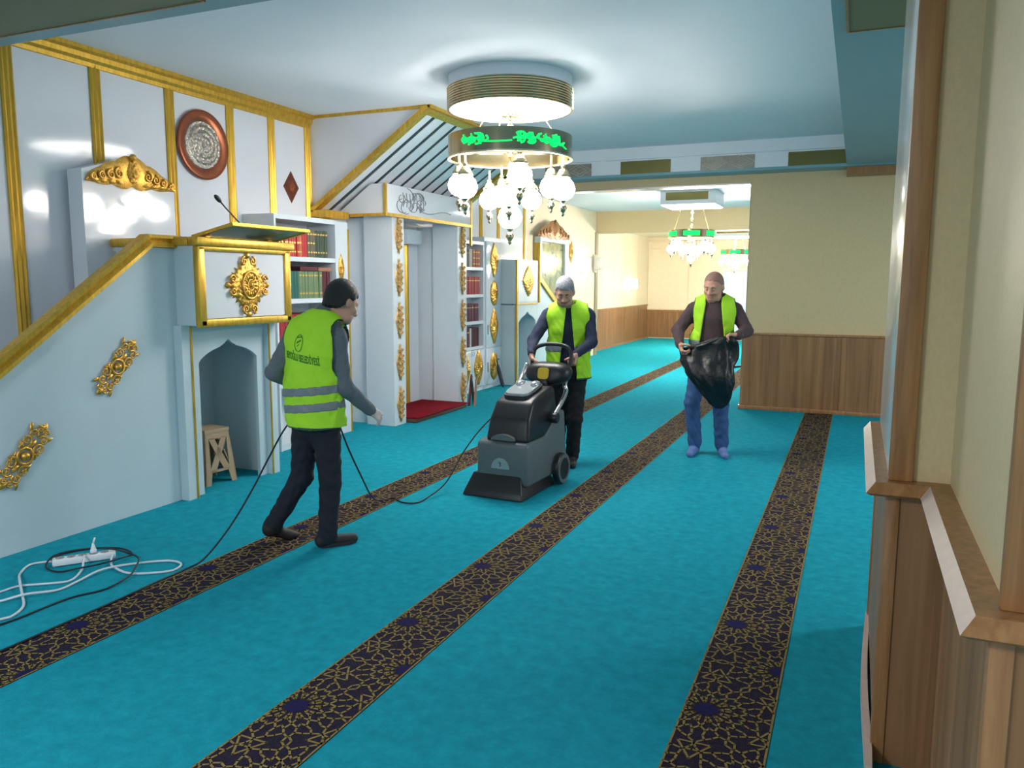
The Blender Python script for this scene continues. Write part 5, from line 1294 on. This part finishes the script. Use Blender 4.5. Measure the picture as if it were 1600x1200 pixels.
cable('extension_cable', [(-3.9, 0.9, .007), (-3.85, 1.6, .007), (-3.745, 2.10, .007), (-3.69, 2.42, .007), (-3.69, 2.604, .007), (-3.68, 2.745, .007), (-3.619, 2.894, .007), (-3.63, 3.05, .020), (-3.70, 3.16, .024), (-3.80, 3.27, .028), (-3.93, 3.31, .03), (-4.05, 3.25, .062), (-4.17, 3.14, .066), (-4.23, 3.05, .05), (-4.20, 2.98, .012), (-4.08, 2.97, .007), (-3.98, 3.02, .026), (-3.92, 3.12, .028), (-3.90, 3.26, .026), (-3.95, 3.36, .007), (-4.10, 3.40, .007), (-4.25, 3.33, .007), (-4.33, 3.20, .007), (-4.31, 3.10, .007), (-4.26, 3.05, .012)], .0052, BCAB, 'thin black cable tangled over the white power strip')
cable('machine_cable', [(-3.45, 0.9, .009), (-3.43, 1.5, .009), (-3.421, 2.184, .009), (-3.424, 2.497, .009), (-3.43, 2.791, .009), (-3.446, 3.09, .009), (-3.45, 3.28, .009), (-3.40, 3.38, .05), (-3.309, 3.50, .22), (-3.28, 3.66, .40), (-3.265, 3.80, .57), (-3.235, 3.93, .74), (-3.17, 4.08, .90), (-3.12, 4.16, .91), (-3.06, 4.21, .78), (-2.999, 4.27, .545), (-3.05, 4.47, .33), (-3.15, 4.75, .10), (-3.22, 4.98, .009), (-3.16, 5.06, .009), (-3.05, 5.00, .008), (-2.95, 5.02, .008), (-2.93, 5.15, .012), (-2.88, 5.38, .09), (-2.84, 5.60, .29), (-2.79, 5.80, .44), (-2.72, 5.93, .54), (-2.62, 5.99, .58)], .0058, BCAB, 'long black cable held by the near worker and running to the machine')
ps = empty('power_strip', (-4.10, 3.15, 0), 'white multi-socket power strip lying on the carpet', 'power strip')
pd = nrm((.185, .235, 0)); pl = np.array([pd[1], -pd[0], 0]); pc = np.array([-4.105, 3.155, 0])
def psf(x, y, z): q = pc+pl*x+pd*y; return (q[0], q[1], z)
PLAS = mat('white_plastic', srgb(226, 230, 234), .4, noise=(9, .02))
MB().box(-.031, .031, -.165, .165, .004, .044, 0, .008).xf(psf).build('housing', PLAS, ps, smooth=True)
for k in range(5):
    y_ = -.125+k*.058; so_ = MB().lathe([(0, .0445), (.019, .0445), (.021, .047), (.023, .044)], (0, y_, 0), 20).xf(psf).build('socket', mat('socket_grey', srgb(150, 152, 150), .5, noise=(9, .05)), ps)
    for q_ in (-.008, .008): MB().lathe([(0, .0452), (.003, .0452), (.003, .044)], (q_, y_, 0), 8).xf(psf).build('socket_hole', BLACK, so_)
pg = empty('plug', (-4.08, 3.19, .045), 'small white plug standing in the power strip', 'plug')
MB().lathe([(0, .0475), (.018, .0475), (.018, .065), (.010, .085), (.006, .105), (0, .107)], (0, .049, 0), 16).xf(psf).build('plug_body', PLAS, pg, smooth='all')
MB().tube([psf(0, .049, .10), psf(.0, .055, .125), psf(-.01, .06, .135)], .005, 8).build('plug_grip', PLAS, pg, smooth='all')
# folded wooden book stand by the mat and a closed umbrella against the cabinet
rh = empty('book_stand', (-4.70, 9.50, 0), 'small crossed wooden book stand standing beside the red mat', 'book stand')
RW = [mat('stand_red', srgb(120, 52, 40), .5, noise=(20, .15)), mat('stand_dark', srgb(48, 46, 56), .5, noise=(20, .15)), mat('stand_tan', srgb(170, 130, 104), .5, noise=(20, .1))]
for i_, (y0_, y1_, m_) in enumerate(((9.42, 9.50, 0), (9.52, 9.44, 1), (9.47, 9.53, 2))):
    x_ = -4.70+.03*i_
    MB().prism([(y0_-.022, 0), (y0_+.022, 0), (y1_+.022, .34+.04*(i_ == 0)), (y1_, .37+.05*(i_ == 0)), (y1_-.022, .34+.04*(i_ == 0))], yz(0), x_, x_+.018).build('board', RW[m_], rh)
um = empty('closed_umbrella', (-4.96, 11.10, 0), 'dark blue closed umbrella leaning against the ornamented cabinet', 'umbrella')
ub = mat('umbrella_cloth', srgb(34, 48, 70), .6, noise=(20, .15))
MB().tube([(-4.98, 11.20, .02), (-5.0, 11.22, .06), (-5.08, 11.27, .26), (-5.12, 11.30, .36)], [.006, .03, .036, .018], 10).build('folded_canopy', ub, um, smooth='all')
MB().tube([(-5.12, 11.30, .36), (-5.14, 11.31, .42), (-5.13, 11.33, .45), (-5.11, 11.34, .43)], .008, 8).build('hook_handle', BLACK, um, smooth='all')
cable('vacuum_hose', [(-2.24, 15.9, .02), (-2.15, 15.85, .02), (-2.0, 16.1, .02), (-1.8, 16.3, .02), (-1.5, 16.2, .02)], .02, BCAB, 'dark hose on the carpet behind the bag carrier', 'hose')
